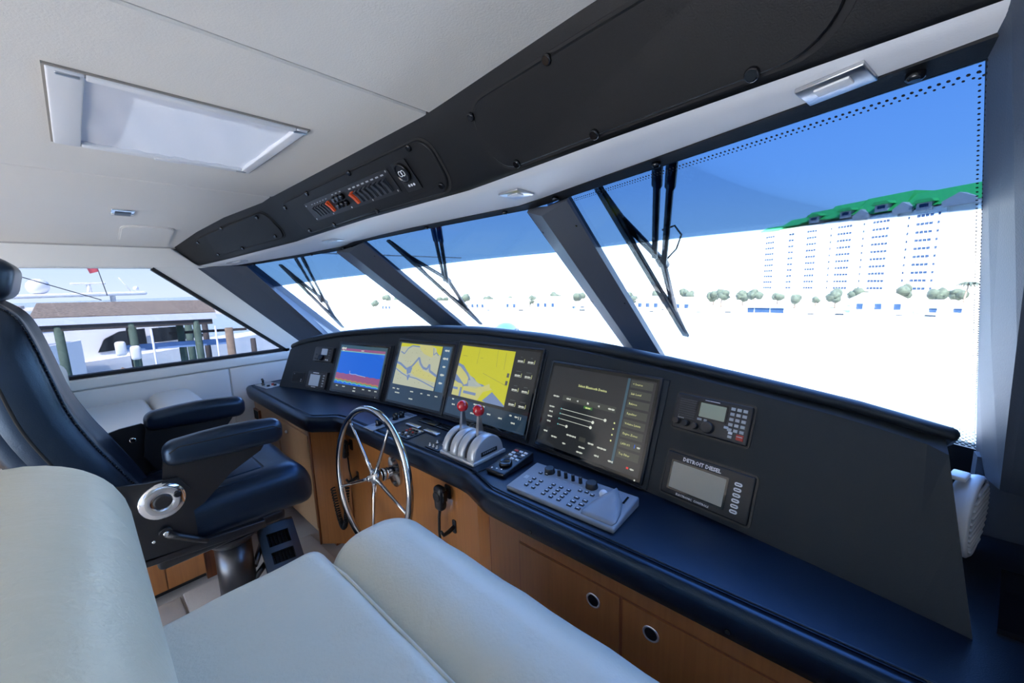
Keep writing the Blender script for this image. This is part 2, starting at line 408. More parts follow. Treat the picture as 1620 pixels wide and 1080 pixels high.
# dotted frit along the edges of the starboard pane
b = MB()
def dots(b, p, q, inw, N, rows, step, r0):
    p, q = Vector(p), Vector(q); L = (q-p).length; t = (q-p)/L; n = int(L/step)
    for k in range(rows):
        for i in range(n):
            c = p+t*((i+.5*(k % 2))*step)+inw*(k*step*.75)-N*.0015
            r = r0*(1-.22*k); u = t; v = N.cross(t)
            b.add([c+u*r*math.cos(a*PI/3)+v*r*math.sin(a*PI/3) for a in range(6)], [range(6)])
tt = (P3[1]-P3[0]).normalized(); dn = (P3[2]-P3[1]).normalized()
dots(b, P3[0]+dn*.012, P3[1]+dn*.012, dn, N3, 2, .0085, .0022)
dots(b, P3[1]-tt*.003, P3[2]-tt*.003, -tt, N3, 2, .0085, .0021)
bl = (P3[3]-P3[2]).normalized()
for k in range(10): dots(b, P3[2]-dn*(.012*k)+bl*(.006*(k % 2)), P3[3]-dn*(.012*k)+bl*(.006*(k % 2)), dn, N3, 1, .0125, .0050-.0003*k)
o = b.build('frit_dots', 'black_matte', panes[2]); o['kind'] = 'stuff'
# mullion covers: two flanges meeting at a fold
def mullion(name, l0, f0, r0, ln, N_l, N_r, d=.012, fold=.05):
    b = MB(); rows = []
    for t in (0, ln):
        L = rake(l0, t)-N_l*d; Fd = rake(f0, t)-(N_l+N_r).normalized()*fold; R = rake(r0, t)-N_r*d
        rows.append([L, Fd, R, R+N_r*.022, rake(f0, t)-(N_l+N_r).normalized()*.008, L+N_l*.022])
    b.loft(rows, 0, True, True, smooth=False)
    o = struct(b.build(name, 'mullion_vinyl'))
    for side, A, N in ((0, l0, N_l), (1, r0, N_r)):
        for t in (.06, .33, .58):
            s = MB(); c = rake(Vector(A).lerp(Vector(f0), .18), t)-N*(d+.002); u = N.orthogonal().normalized()
            s.lathe([(.007, 0), (.007, .003), (.004, .005)], (c, u, N.cross(u), -N), 10); s.build('screw', 'black_gloss', o)
    return o
mullion('trim_1', (-2.425, 1.119, .225), (-2.24, 1.130, .242), (-2.06, 1.105, .25), .68, N1, N2)
mullion('trim_2', (-.893, 1.10, .25), (-.795, 1.085, .252), (-.682, 1.034, .249), .72, N2, N3)
# port corner post: white lining / grey edge / black cover / flange at the glass
b = MB(); rows = []
A0 = [Vector((-3.45, .604, .166)), Vector((-3.445, .63, .168)), Vector((-3.385, .775, .184)), Vector((-3.315, .862, .176)), Vector((-3.34, .90, .21)), Vector((-3.55, .80, .21))]
A1 = [Vector((-3.45, 1.169, -.391)), Vector((-3.445, 1.20, -.391)), Vector((-3.39, 1.343, -.369)), Vector((-3.535, 1.515, -.378)), Vector((-3.56, 1.56, -.35)), Vector((-3.62, 1.36, -.33))]
A2 = [p+(p-q)*.25 for p, q in zip(A1, A0)]
b.loft([A0, A2], 0, True, True, smooth=False)
trim = struct(b.build('trim_3', 'pillar_vinyl'))
for t in (.12, .5):
    s = MB(); c = A0[2].lerp(A0[3], .75).lerp(A1[2].lerp(A1[3], .75), t); s.sphere(c, .008, 10); s.build('screw', 'black_gloss', trim)
# starboard corner post
G0, G1 = Vector((.089, .765, .247)), Vector((.300, 1.77, -.60))
Q0, Q1 = Vector((.108, .610, .262)), Vector((.268, 1.345, -.50))
b = MB(); rows = []
for t in (-.12, 0, .5, 1.0):
    g = G0.lerp(G1, t); q = Q0.lerp(Q1, t)
    rows.append([g, g.lerp(q, .5)+Vector((-.004, 0, 0)), q, q+Vector((.012, -.008, 0)), q+Vector((.40, -.06, .0)), g+Vector((.40, .12, .05)), g+Vector((.02, .03, .02))])
b.loft(rows, 0, True, True, smooth=False)
struct(b.build('trim_4', 'pillar_vinyl'))
# ---- head frame above the glass (dark), carries round buttons
GX = [-3.52, -3.07, -2.71, -2.42, -2.24, -2.05, -1.55, -.9, -.78, -.4, 0, .13, .45]
GY = [.802, .932, 1.036, 1.120, 1.125, 1.10, 1.10, 1.10, 1.065, .934, .793, .748, .63]
GZ = [.168, .191, .21, .225, .236, .246, .25, .25, .25, .248, .246, .245, .244]
GW = [.028, .03, .034, .036, .036, .038, .040, .042, .042, .042, .042, .042, .042]
b = MB(); rows = []
for x, y, z, w in zip(GX, GY, GZ, GW):
    rows.append([Vector((x, y, z)), Vector((x, y-w, z+.008)), Vector((x, y-w, z+.05)), Vector((x, y+.02, z+.05)), Vector((x, y+.016, z+.004))])
b.loft(rows, 0, True, True, smooth=False)
tr5 = struct(b.build('trim_5', 'black_leatherette'))
for x in (-3.2, -2.62, -2.3, -1.45, -.98, -.72, -.36, .03):
    y = interp(x, GX, GY)-interp(x, GX, GW)*.62; z = interp(x, GX, GZ)+.004
    s = MB(); s.lathe([(.010, 0), (.010, -.007), (.007, -.010)], fr((x, y, z)), 12); s.build('button', 'black_gloss', tr5)
# ---- panel under the windscreen, dash shelf and starboard side
b = MB()
b.add([(-3.5, 1.62, -.46), (-2.2, 2.04, -.45), (-.8, 2.03, -.47), (.02, 1.85, -.52), (.33, 1.60, -.50), (.33, 1.58, -.72), (.33, 1.53, -.72), (.9, 1.53, -.72), (.9, 1.56, -.48)],
      [(4, 5, 6, 7, 8)])
wf = struct(b.build('wall_front', 'pillar_vinyl', recalc=False))
b = MB(); bp = [(-3.60, 1.57, -.44), (-2.24, 2.04, -.43), (-.79, 2.0, -.46), (.285, 1.69, -.512), (.95, 1.60, -.50)]
b.loft([[Vector((x, y, z-.01)), Vector((x, y+.06, z-.01)), Vector((x, y+.06, -1.05)), Vector((x, y, -1.05))] for x, y, z in bp], 0, True, True, smooth=False); b.build('bulkhead', 'black_leatherette', wf)
b = MB(); b.box(WORLD, .26, .95, 1.53, 1.575, CT-.02, -.49); b.build('kick_panel', 'pillar_vinyl', wf)
# ---- starboard wall with a side window, aft bulkhead with a wide opening
b = MB(); FR = fr((XR, 0, 0), (0, 1, 0), (0, 0, 1), (1, 0, 0))
b.prism([(YA, FLOOR), (2.0, FLOOR), (2.0, WB), (YA, WB)], FR, 0, .09)
b.prism([(YA, WT), (1.2, WT), (1.2, .56), (YA, .56)], FR, 0, .09)
b.prism([(.2, WT), (1.2, WT), (1.7, WB), (.9, WB)], FR, 0, .09)
b.prism([(YA, WB), (-1.9, WB), (-1.9, WT), (YA, WT)], FR, 0, .09)
wr = struct(b.build('wall_right', 'wall_vinyl'))
b = MB(); b.prism([(-1.9, WB), (.9, WB), (.2, WT), (-1.9, WT)], FR, .04, .046); struct(b.build('window_5', 'side_glass'))
b = MB(); FA = fr((0, YA, 0), (1, 0, 0), (0, 0, 1), (0, -1, 0))
b.prism([(XL-.05, FLOOR), (-2.7, FLOOR), (-2.7, .5), (XL-.05, .5)], FA, 0, .08)
b.prism([(.1, FLOOR), (XR+.05, FLOOR), (XR+.05, .5), (.1, .5)], FA, 0, .08)
b.prism([(-2.7, .30), (.1, .30), (.1, .5), (-2.7, .5)], FA, 0, .08)
struct(b.build('wall_back', 'wall_vinyl'))

b = MB(); b.box(WORLD, XL-.5, XR+.5, -10, YA-.08, FLOOR-.2, FLOOR-.02); struct(b.build('bounce_deck', 'floor_cover'))  # unseen deck added aft to bounce sunlight onto the ceiling
# ---- skylight: white frame, pull-down blind, unseen tinted hatch glass added above to dim the sun
sk = thing('skylight_blind', 'white framed skylight with pale blue pleated blind drawn across it', 'skylight', (-1.5, .27, .452))
SX0, SX1, SY0, SY1 = -1.79, -1.22, .022, .512
b = MB(); b.box(WORLD, SX0-.004, HX0, SY0-.004, SY1+.004, .4475, .452); b.box(WORLD, HX1, SX1+.004, SY0-.004, SY1+.004, .4475, .452); b.box(WORLD, HX0, HX1, SY0-.004, HY0, .4475, .452); b.box(WORLD, HX0, HX1, HY1, SY1+.004, .4475, .452); put(b, 'gap_shade', 'seam_dark', sk)['kind'] = 'stuff'  # dark-coloured strips stand in for shade around the frame
for (x0, x1, y0, y1) in ((SX0, SX1, SY0, SY0+.055), (SX0, SX1, SY1-.03, SY1), (SX0, SX0+.030, SY0+.055, SY1-.03), (SX1-.025, SX1, SY0+.055, SY1-.03)):
    b = MB(); b.rbox(fr(((x0+x1)/2, (y0+y1)/2, .4495)), (x1-x0-.001, y1-y0-.001, .014), .004, k=2); put(b, 'frame_rail', 'white_plastic', sk)
b = MB(); n = 28; rows = []
for i in range(n+1):
    x = lerp(SX0+.028, SX1-.023, i/n); row = []
    for j in range(n+1):
        y = lerp(SY0+.05, SY1-.028, j/n); e = max(0, 1-i/5)
        row.append(Vector((x, y, .4535+.0025*math.sin(j*1.7)*e+.0012*math.sin(j*.9+i*.35)+.002*math.sin(i*.5))))
    rows.append(row)
b.loft(rows, 0, False, False); put(b, 'blind', 'blind_fabric', sk, recalc=False)
b = MB(); b.rbox(fr((SX0+.012, .275, .443)), (.020, .07, .008), .003, k=2); put(b, 'pull_handle', 'white_plastic', sk)
for (x, y) in ((SX1-.012, SY0+.03), (SX1-.012, SY1-.018)):
    b = MB(); b.rbox(fr((x, y, .443)), (.014, .035, .006), .002, k=2); put(b, 'corner_clip', 'satin_steel', sk)
b = MB(); b.rbox(fr((SX0+.018, SY1-.03, .4425)), (.012, .03, .004), .0015, k=1); put(b, 'corner_clip', 'satin_steel', sk)
b = MB(); b.box(WORLD, HX0-.03, HX1+.03, HY0-.03, HY1+.03, .622, .634); put(b, 'hatch_glass', 'hatch_glass', sk)
# ---- flush rectangular lamp and padded cover in the ceiling
l = thing('ceiling_lamp', 'small chrome rectangular lamp flush in the white ceiling beside the skylight', 'lamp', (-2.755, .22, zc(-2.755)))
sl = (zc(-2.69)-zc(-2.82))/.13; FL = fr((-2.755, .22, zc(-2.755)), Vector((1, 0, sl)).normalized(), (0, 1, 0), Vector((-sl, 0, 1)).normalized())
b = MB(); b.rbox((pt(FL, 0, 0, -.004), *FL[1:]), (.105, .085, .010), .004, k=2); put(b, 'bezel', 'chrome', l)
b = MB(); b.rbox((pt(FL, -.005, 0, -.009), *FL[1:]), (.062, .058, .006), .002, k=2); put(b, 'lens', 'dark_steel', l)
xa = -3.17; sl = (zc(-3.05)-zc(-3.3))/.25
FL = fr((xa, .34, zc(xa)), Vector((1, 0, sl)).normalized(), (0, 1, 0), Vector((-sl, 0, 1)).normalized())
b = MB(); b.prism(rrect(.34, .235, .06, 6), (FL[0], FL[1], FL[2], FL[3]), -.006, .01); b.prism(rrect(.325, .22, .055, 6), FL, -.009, -.005); tag(b.build('ceiling_cover', 'ceiling_vinyl'), 'shallow padded white cover set in the ceiling near the port window', 'cover')
# ================================================================ OVERHEAD CONSOLE
HXS = [-3.5, -3.07, -2.71, -2.30, -2.17, -1.55, -.92, -.80, -.4, 0, .45, .605]
JY = [.475, .555, .622, .700, .712, .703, .692, .678, .628, .572, .50, .46]
JZ = [zc(x)+.003 for x in HXS]
NY = [.60, .70, .765, .84, .855, .852, .845, .825, .752, .688, .61, .57]
NZ = [.172, .200, .222, .247, .258, .273, .275, .274, .270, .268, .262, .26]
def hp(x, t, off=0.0):
    """point on the aft face of the overhead console: t 0 at the ceiling, 1 at the nose; off = towards the cabin"""
    a = Vector((x, interp(x, HXS, JY), interp(x, HXS, JZ))); c = Vector((x, interp(x, HXS, NY), interp(x, HXS, NZ)))
    p = a.lerp(c, t)
    if off:
        e = .01
        a2 = Vector((x+e, interp(x+e, HXS, JY), interp(x+e, HXS, JZ))); c2 = Vector((x+e, interp(x+e, HXS, NY), interp(x+e, HXS, NZ)))
        n = (c-a).cross(a2.lerp(c2, t)-p).normalized()
        if n.y > 0: n = -n
        p = p+n*off
    return p
oc = thing('overhead_console', 'long black padded overhead console above the windscreen with access panels', 'console', (-1.5, .75, .40))
b = MB(); rows = []; rows2 = []
for x in HXS:
    a, c = hp(x, 0), hp(x, 1)
    sy = interp(x, GX, GY)-interp(x, GX, GW)+.004; sz = interp(x, GX, GZ)+.010
    d = (c-a).normalized(); s = (Vector((x, sy, sz))-c); L = s.length; s = s/L
    arc = []
    R = min(.045, L*.4)
    p0 = c-d*R; p1 = c+s*R
    for k in range(7):
        t = k/6; arc.append(p0*(1-t)**2+c*2*t*(1-t)+p1*t*t)
    rows.append([a+Vector((0, -.004, .012)), a+d*.004]+[hp(x, t) for t in (.25, .5)]+arc[:4])
    rows2.append(arc[3:]+[Vector((x, sy, sz))])
b.loft([r+[Vector((r[-1].x, r[-1].y+.03, r[-1].z+.06))] for r in rows], 0, False, False); put(b, 'face_pad', 'black_leatherette', oc, recalc=False)
b = MB(); b.loft(rows2, 0, False, False); put(b, 'soffit_pad', 'soffit_vinyl', oc, recalc=False)
def header_panel(x0, x1, t0, t1, slant0, slant1, r=.045, screws=(), n=7):
    """rounded access cover following the face"""
    out = []
    H = .23
    pts = rrect(x1-x0, (t1-t0)*H, r, n, (x0+x1)/2, (t0+t1)/2*H)
    res = []
    for (px, pv) in pts:
        t = pv/H
        k = (px-x0)/(x1-x0)
        px2 = px+(lerp(slant0, slant1, k))*(t-t0)/(t1-t0)
        res.append((px2, t))
    # finer outline so it bends with the surface
    fine = []
    for i in range(len(res)):
        a, c = res[i], res[(i+1) % len(res)]; m = max(1, int(abs(a[0]-c[0])/.06))
        for j in range(m): fine.append((lerp(a[0], c[0], j/m), lerp(a[1], c[1], j/m)))
    cx = sum(p[0] for p in fine)/len(fine); ct = sum(p[1] for p in fine)/len(fine)
    def ring(sc, off): return [hp(cx+(p[0]-cx)*sc[0], ct+(p[1]-ct)*sc[1], off) for p in fine]
    b = MB(); g = (1+.011/(x1-x0)*2, 1+.075)
    b.loft([ring(g, -.004), ring(g, .0012)], 0, True, False, smooth=False); R = ring(g, .0012); b.add(R, [range(len(R))])
    groove_ob = put(b, 'groove_shade', 'black_matte', oc)  # black plate paints in the shaded groove round the cover
    b = MB(); R0, R1, R2 = ring((1, 1), .0), ring((1, 1), .005), ring((.992, .97), .0075)
    b.loft([R0, R1, R2], 0, True, False, smooth=True); b.add(R2, [range(len(R2))])
    pn = put(b, 'access_panel', 'black_leatherette', oc)
    for (sx, stt) in screws:
        c = hp(sx, stt, .006); n_ = (hp(sx, stt, .02)-c).normalized(); u = n_.orthogonal().normalized()
        s = MB(); s.lathe([(.0105, 0), (.0105, .006), (.008, .009)], (c, u, n_.cross(u), n_), 14); put(s, 'screw', 'black_gloss', pn)
    return pn
header_panel(-3.18, -2.34, .17, .80, .02, .02, .05, [(-3.14, .24), (-2.80, .19), (-2.42, .24), (-2.40, .72), (-2.78, .78), (-3.08, .74)])
header_panel(-2.15, -.955, .20, .90, .02, -.01, .055, [(-2.12, .28), (-1.82, .22), (-1.42, .21), (-1.04, .24), (-1.0, .80), (-1.42, .88), (-1.80, .88), (-2.06, .84)])
header_panel(-.755, -.03, .16, .90, .02, -.01, .07, [(-.74, .26), (-.475, .18), (-.13, .18), (-.14, .88), (-.42, .88), (-.66, .87)])
# switch plate, gauge plate on the middle cover
def hframe(x, t, off):
    o = hp(x, t, off); u = (hp(x+.05, t, off)-hp(x-.05, t, off)).normalized(); d = (hp(x, t-.1, off)-hp(x, t+.1, off)).normalized()
    w = u.cross(d); return (o, u, d, w) if w.y < 0 else (o, u, d, -w)
sp = thing('switch_panel', 'black overhead plate with rows of rocker switches and small gauge', 'switch panel', tuple(hp(-1.5, .6)))
FP = hframe(-1.56, .54, .0085)
b = MB(); b.prism(rrect(.715, .085, .004, 2), FP, 0, .004); plate = put(b, 'plate', 'black_plastic', sp)
k = 0
for i in range(6):
    mname = 'orange_switch' if i == 5 else 'key_dark'
    b = MB(); F2 = (pt(FP, -.285+i*.029, -.004, .004), FP[1], FP[2], FP[3]); b.prism([(-.010, -.024), (.010, -.024), (.010, .024), (-.010, .024)], F2, 0, .004)
    b.prism([(-.024, 0), (.024, 0), (.020, .013), (.0, .006), (-.024, .004)], (pt(F2, -.007, 0, .003), F2[2], F2[3], F2[1]), 0, .014); put(b, 'rocker_switch', mname, sp)
for i in range(3):
    for j in range(2):
        b = MB(); F2 = (pt(FP, -.070+i*.034, -.012+j*.028, .004), FP[1], FP[2], FP[3]); b.lathe([(.012, 0), (.012, .010), (.009, .016)], F2, 12); put(b, 'breaker_button', 'black_gloss', sp)
for i in range(8):
    mname = 'orange_switch' if i == 0 else 'key_dark'
    b = MB(); F2 = (pt(FP, .075+i*.034, -.006, .004), FP[1], FP[2], FP[3]); b.prism([(-.011, -.024), (.011, -.024), (.011, .024), (-.011, .024)], F2, 0, .004)
    b.prism([(-.024, 0), (.024, 0), (.020, .014), (.0, .007), (-.024, .004)], (pt(F2, -.008, 0, .003), F2[2], F2[3], F2[1]), 0, .016); put(b, 'rocker_switch', mname, sp)
b = MB()
for i in range(8): b.box((pt(FP, .075+i*.034, .029, .0), *FP[1:]), -.009, .009, -.0025, .0025, .004, .0045)
for i in range(6): b.box((pt(FP, -.285+i*.029, .029, .0), *FP[1:]), -.006, .006, -.0015, .0015, .004, .0045)
for i in range(3): b.box((pt(FP, -.070+i*.034, .034, .0), *FP[1:]), -.007, .007, -.002, .002, .004, .0045)
put(b, 'switch_legends', 'key_grey', sp)['kind'] = 'stuff'
for (x, y) in ((-.345, .032), (-.345, -.034), (.345, .036), (.345, -.034), (0, -.036), (-.17, -.036), (.17, -.036)):
    b = MB(); b.lathe([(.004, 0), (.003, .002)], (pt(FP, x, y, .004), *FP[1:]), 8); put(b, 'screw', 'satin_steel', sp)
FG = hframe(-1.128, .54, .0085)
b = MB(); b.prism(rrect(.082, .100, .003, 2), FG, 0, .003); gp = put(b, 'gauge_plate', 'black_plastic', sp)
b = MB(); b.lathe([(.031, 0), (.031, .010), (.026, .012), (.025, .008)], (pt(FG, 0, .015, .003), *FG[1:]), 24); put(b, 'gauge', 'black_gloss', gp)
b = MB()
for a in range(2): b.lathe([(.010, 0), (.0075, 0)], (pt(FG, -.007+.014*a, .015, .0125), *FG[1:]), 12, 0, False, False)
for i in range(3): b.lathe([(.0045, 0), (.0045, .001)], (pt(FG, -.014+.014*i, -.030, .003), *FG[1:]), 10)
put(b, 'dial_marks', 'white_print', gp)['kind'] = 'stuff'
# ---- chrome lamps let into the soffit
def soffit_lamp(x, y, ang, w, d, label, z=None):
    sy = interp(x, GX, GY)-interp(x, GX, GW); n0 = hp(x, 1); zz = lerp(n0.z, interp(x, GX, GZ)+.010, (y-n0.y)/(sy-n0.y))
    zz2 = lerp(hp(x+.1, 1).z, interp(x+.1, GX, GZ)+.010, .5)-lerp(hp(x-.1, 1).z, interp(x-.1, GX, GZ)+.010, .5)
    sl = zz2/.2; sp_ = ((interp(x, GX, GZ)+.010)-n0.z)/(sy-n0.y)
    c, s = math.cos(ang), math.sin(ang)
    u = Vector((c, s, sl*c+sp_*s)).normalized(); v0 = Vector((-s, c, -sl*s+sp_*c)); w_ = u.cross(v0).normalized(); v = w_.cross(u)
    t = thing('soffit_lamp', label, 'lamp', (x, y, zz)); F = (Vector((x, y, zz)), u, v, w_)
    b = MB(); b.rbox((pt(F, 0, 0, -.0035), u, v, w_), (w, d, .007), .0015, k=1); put(b, 'bezel', 'satin_steel', t)
    b = MB(); b.rbox((pt(F, 0, -.004, -.0075), u, v, w_), (w*.52, d*.36, .004), .001, k=1); put(b, 'lens', 'lamp_lens', t)
soffit_lamp(-.050, .742, -.30, .078, .050, 'chrome soffit lamp with square lens closest to the starboard corner post')
soffit_lamp(-.80, .93, -.12, .085, .07, 'chrome soffit lamp above the mullion between middle and starboard panes')
soffit_lamp(-2.13, .965, .08, .12, .06, 'chrome soffit lamp above the mullion between port and middle panes')
soffit_lamp(-3.12, .76, .28, .16, .05, 'chrome soffit lamp closest to the port corner post')
# ================================================================ DASHBOARD (instrument fascia)
def yb(x): return -.085*x*x-.211*x+1.102
LEAN = .4
TX = [-3.15, -3.05, -2.87, -2.69, -2.45, -2.22, -1.79, -1.5, -1.08, -.85, -.63, -.36, -.11, .016, .195]
TZ = [-.396, -.357, -.322, -.294, -.270, -.251, -.232, -.226, -.236, -.248, -.263, -.284, -.305, -.316, -.341]
def zt(x): return interp(x, TX, TZ)
def fy(x, z): return yb(x)+LEAN*(z-CT)
def dframe(x, z, off=0.0):
    """frame on the fascia: u to starboard, v up the slope, w out towards the cabin"""
    u = Vector((1, -.17*x-.211, 0)).normalized(); v0 = Vector((0, LEAN, 1)).normalized()
    w = u.cross(v0).normalized()
    if w.y > 0: w = -w
    v = w.cross(u)
    if v.z < 0: v = -v
    o = Vector((x, fy(x, z), z))+w*off
    return (o, u, v, w)
dash = thing('dashboard', 'long black curved instrument dashboard with padded brow', 'dashboard', (-1.4, 1.25, CT))
b = MB(); rows = []; lip = []
N = 44
for i in range(N+1):
    x = lerp(-3.145, .208, i/N); z1 = zt(x); f = fy(x, z1)
    def q(y, z):
        xx = x
        if i == N: xx = x-.145*(z-CT)
        return Vector((xx, y, z))
    e = 1.0
    if i == 0: e = .6
    rows.append([q(yb(x), CT+.001), q(fy(x, lerp(CT, z1, .5)), lerp(CT, z1, .5)), q(fy(x, z1-.045), z1-.045), q(f+.02, z1-.02), q(f+.14, z1-.07), q(max(f+.16, min(f+.45, 1.50)), z1-.12), q(max(f+.16, min(f+.45, 1.50)), CT+.001)])
    lp = []; x_ = x; x = lerp(-3.145, .168, i/N); z1 = zt(x); f = fy(x, z1)
    kk = lerp(1.0, .56, max(0, min(1, (x+1.0)/1.1)))
    for k in range(13):
        a = math.radians(235-k*22)         # broad rolled brow
        lp.append(Vector((x, f+.022*kk+.036*kk*math.cos(a), z1-.026*kk+.026*kk*math.sin(a))))
    lp += [Vector((x, f+.06, z1-.060))]
    lip.append(lp)
b.loft(rows, 0, True, True, smooth=False); put(b, 'fascia', 'dash_vinyl', dash)
def grow(ring, s):
    c = sum(ring, Vector())/len(ring); return [c+(p-c)*s for p in ring]
la, lb = lip[0], lip[-1]
lip = [[p+Vector((-.022, 0, 0)) for p in grow(la, .25)], [p+Vector((-.014, 0, 0)) for p in grow(la, .75)]]+lip+[[p+Vector((.008, 0, 0)) for p in grow(lb, .75)], [p+Vector((.012, 0, 0)) for p in grow(lb, .25)]]
b = MB(); b.loft(lip, 0, True, True); put(b, 'brow', 'dash_vinyl', dash)
# raised mounting surrounds behind the screens
for (x0, x1, z0, z1) in ((-2.655, -2.135, CT+.005, -.362), (-2.105, -1.03, CT+.005, -.308), (-1.0, -.475, CT+.003, -.345)):
    xm = (x0+x1)/2; b = MB(); rows = []
    for i in range(13):
        x = lerp(x0, x1, i/12); F = dframe(x, (z0+z1)/2); h = (z1-z0)/2*1.077; e = .004 if i in (0, 12) else .011
        rows.append([pt(F, 0, -h, -.004), pt(F, 0, -h+.004, e), pt(F, 0, h-.004, e), pt(F, 0, h, -.004)])
    b.loft(rows, 0, True, True, smooth=False); put(b, 'screen_surround', 'dash_vinyl', dash)

# ---------------------------------------------------------------- screens
class Disp:
    def __init__(s, name, label, cat, x, z, w, h, off=.012, bez=.008, thick=.010, group=None):
        s.F = dframe(x, z, off); s.w, s.h = w, h
        s.t = thing(name, label, cat, tuple(s.F[0]), group); s.mats = []; s.b = MB()
        m = MB(); m.rbox((pt(s.F, 0, 0, thick/2), *s.F[1:]), (w, h, thick), .004, k=2); put(m, 'bezel', 'black_plastic', s.t)
        m = MB(); m.prism(rrect(w-2*bez, h-2*bez, .003, 2), s.F, thick-.001, thick+.001); put(m, 'glass', 'glass_black', s.t)
        s.z0 = thick+.0012
    def mi(s, name):
        if name not in s.mats: s.mats.append(name)
        return s.mats.index(name)
    def P(s, u, v): return ((u-.5)*s.w, (v-.5)*s.h)
    def poly(s, pts, m, lev=1): s.b.flat([s.P(*p) for p in pts], s.F, s.z0+lev*.00012, s.mi(m))
    def rect(s, u0, v0, u1, v1, m, lev=1): s.poly([(u0, v0), (u1, v0), (u1, v1), (u0, v1)], m, lev)
    def line(s, pts, wd, m, lev=3):
        for a, c in zip(pts, pts[1:]):
            p, q = Vector(s.P(*a)), Vector(s.P(*c)); t = (q-p); L = t.length
            if L < 1e-6: continue
            n = Vector((-t.y, t.x))/L*wd/2; s.b.flat([p-n, q-n, q+n, p+n], s.F, s.z0+lev*.00012, s.mi(m))
    def disc(s, u, v, r, m, lev=4):
        p = s.P(u, v); s.b.flat([(p[0]+r*math.cos(a*PI/6), p[1]+r*math.sin(a*PI/6)) for a in range(12)], s.F, s.z0+lev*.00012, s.mi(m))
    def text(s, u, v, body, size, m='scr_text', align='CENTER', lev=5, bold=0.0):
        p = s.P(u, v); s.b.text(body, (pt(s.F, p[0], p[1], s.z0+lev*.00012), *s.F[1:]), size, s.mi(m), align, 0, bold)
    def lab(s, u, v, body, size, m='scr_text', align='CENTER', lev=5, bold=0.0):
        # caption too small to read in the photograph: a row of short strokes of the same length
        x = 0; W = len(body)*size*.5; p = s.P(u, v); i = 0
        while x < W:
            g = size*(.34+.12*((i*7) % 3)); hh = size*(.26+.08*((i*5) % 3))
            s.b.flat([(p[0]-W/2+x, p[1]-hh), (p[0]-W/2+x+g*.8, p[1]-hh), (p[0]-W/2+x+g*.8, p[1]+hh*.7), (p[0]-W/2+x, p[1]+hh*.7)], s.F, s.z0+lev*.00012, s.mi(m)); x += g; i += 1
    def done(s, name='screen_image'): return put(s.b, name, s.mats, s.t, recalc=False)
# 1: fish finder
d = Disp('marine_display', 'wide marine display showing bright blue sonar picture with red seabed band', 'display', -2.392, -.531, .495, .340)
d.rect(.045, .06, .955, .95, 'scr_teal', 0)
d.rect(.07, .12, .93, .86, 'scr_blue', 1)
d.rect(.07, .835, .93, .885, 'scr_magenta', 2); d.rect(.07, .818, .93, .836, 'scr_cyan', 2)
top = [(.07+.86*i/24, .395-.022*i/24+.006*math.sin(i*1.9)) for i in range(25)]
bot = [(.07+.86*i/24, .275-.03*i/24+.010*math.sin(i*2.3)) for i in range(25)]
d.poly(top+bot[::-1], 'scr_magenta', 2)
d.line(bot, .008, 'scr_orange', 3); d.line([(u, v-.022) for u, v in bot], .006, 'scr_green', 3); d.line([(u, v-.036+.006*math.sin(u*70)) for u, v in bot], .005, 'scr_cyan', 3)
d.line([(.34, .455), (.345, .40), (.42, .395), (.46, .402), (.52, .388), (.66, .375)], .0022, 'scr_text', 4)
d.rect(.045, .06, .955, .185, 'scr_panel', 2)
d.lab(.115, .885, '2.07', .022, 'scr_text'); d.lab(.115, .84, 'ft', .012, 'scr_text'); d.lab(.5, .86, 'Sonar', .010, 'scr_text')
for u, t in ((.14, 'Menu'), (.28, 'Range'), (.5, 'Gain'), (.67, 'Zoom'), (.79, 'Info'), (.90, 'Mark')): d.lab(u, .145, t, .010)
d.lab(.5, .09, 'Home', .012); d.rect(.91, .03, .915, .05, 'scr_text', 3)
d.done()
# 2: chart, wide scale
d = Disp('marine_display', 'marine display showing pale coastal chart with winding blue channel', 'display', -1.857, -.507, .485, .393)
d.rect(.04, .05, .96, .95, 'scr_bar', 0); d.rect(.075, .30, .80, .935, 'scr_pale', 1)
d.poly([(.075, .935), (.42, .935), (.40, .905), (.075, .875)], 'scr_land_bright', 2)
d.poly([(.60, .935), (.80, .935), (.80, .80), (.73, .83), (.70, .90)], 'scr_land_bright', 2)
d.poly([(.40, .935), (.62, .935), (.69, .86), (.66, .76), (.52, .80), (.44, .86)], 'scr_land', 2)
d.poly([(.33, .62), (.42, .70), (.47, .63), (.56, .56), (.66, .54), (.80, .49), (.80, .42), (.60, .44), (.44, .46), (.36, .50)], 'scr_land', 2)
d.poly([(.075, .60), (.16, .585), (.30, .52), (.27, .47), (.16, .52), (.075, .55)], 'scr_land', 2)
d.line([(.075, .63), (.15, .61), (.27, .545), (.35, .59), (.40, .66), (.45, .74), (.49, .66), (.55, .60), (.62, .585), (.65, .66), (.67, .57), (.80, .51)], .013, 'scr_water', 3)
d.line([(.10, .80), (.17, .77), (.22, .86), (.29, .905), (.42, .90)], .008, 'scr_water', 3)
d.line([(.66, .90), (.68, .80), (.72, .84), (.76, .80)], .006, 'scr_water', 3)
d.line([(.075, .53), (.20, .475), (.31, .44), (.33, .40), (.35, .44), (.48, .43), (.60, .40), (.80, .345)], .006, 'scr_water', 3)
d.poly([(.27, .545), (.37, .58), (.36, .50), (.30, .47)], 'scr_water', 3)
d.poly([(.31, .47), (.36, .47), (.34, .385), (.325, .385)], 'scr_water', 3)
for i in range(26): d.rect(*(lambda u, v: (u, v, u+.012, v+.004))(random.uniform(.10, .76), random.uniform(.33, .90)), 'scr_grey', 4)
d.rect(.82, .30, .94, .935, 'scr_bluecol', 1)
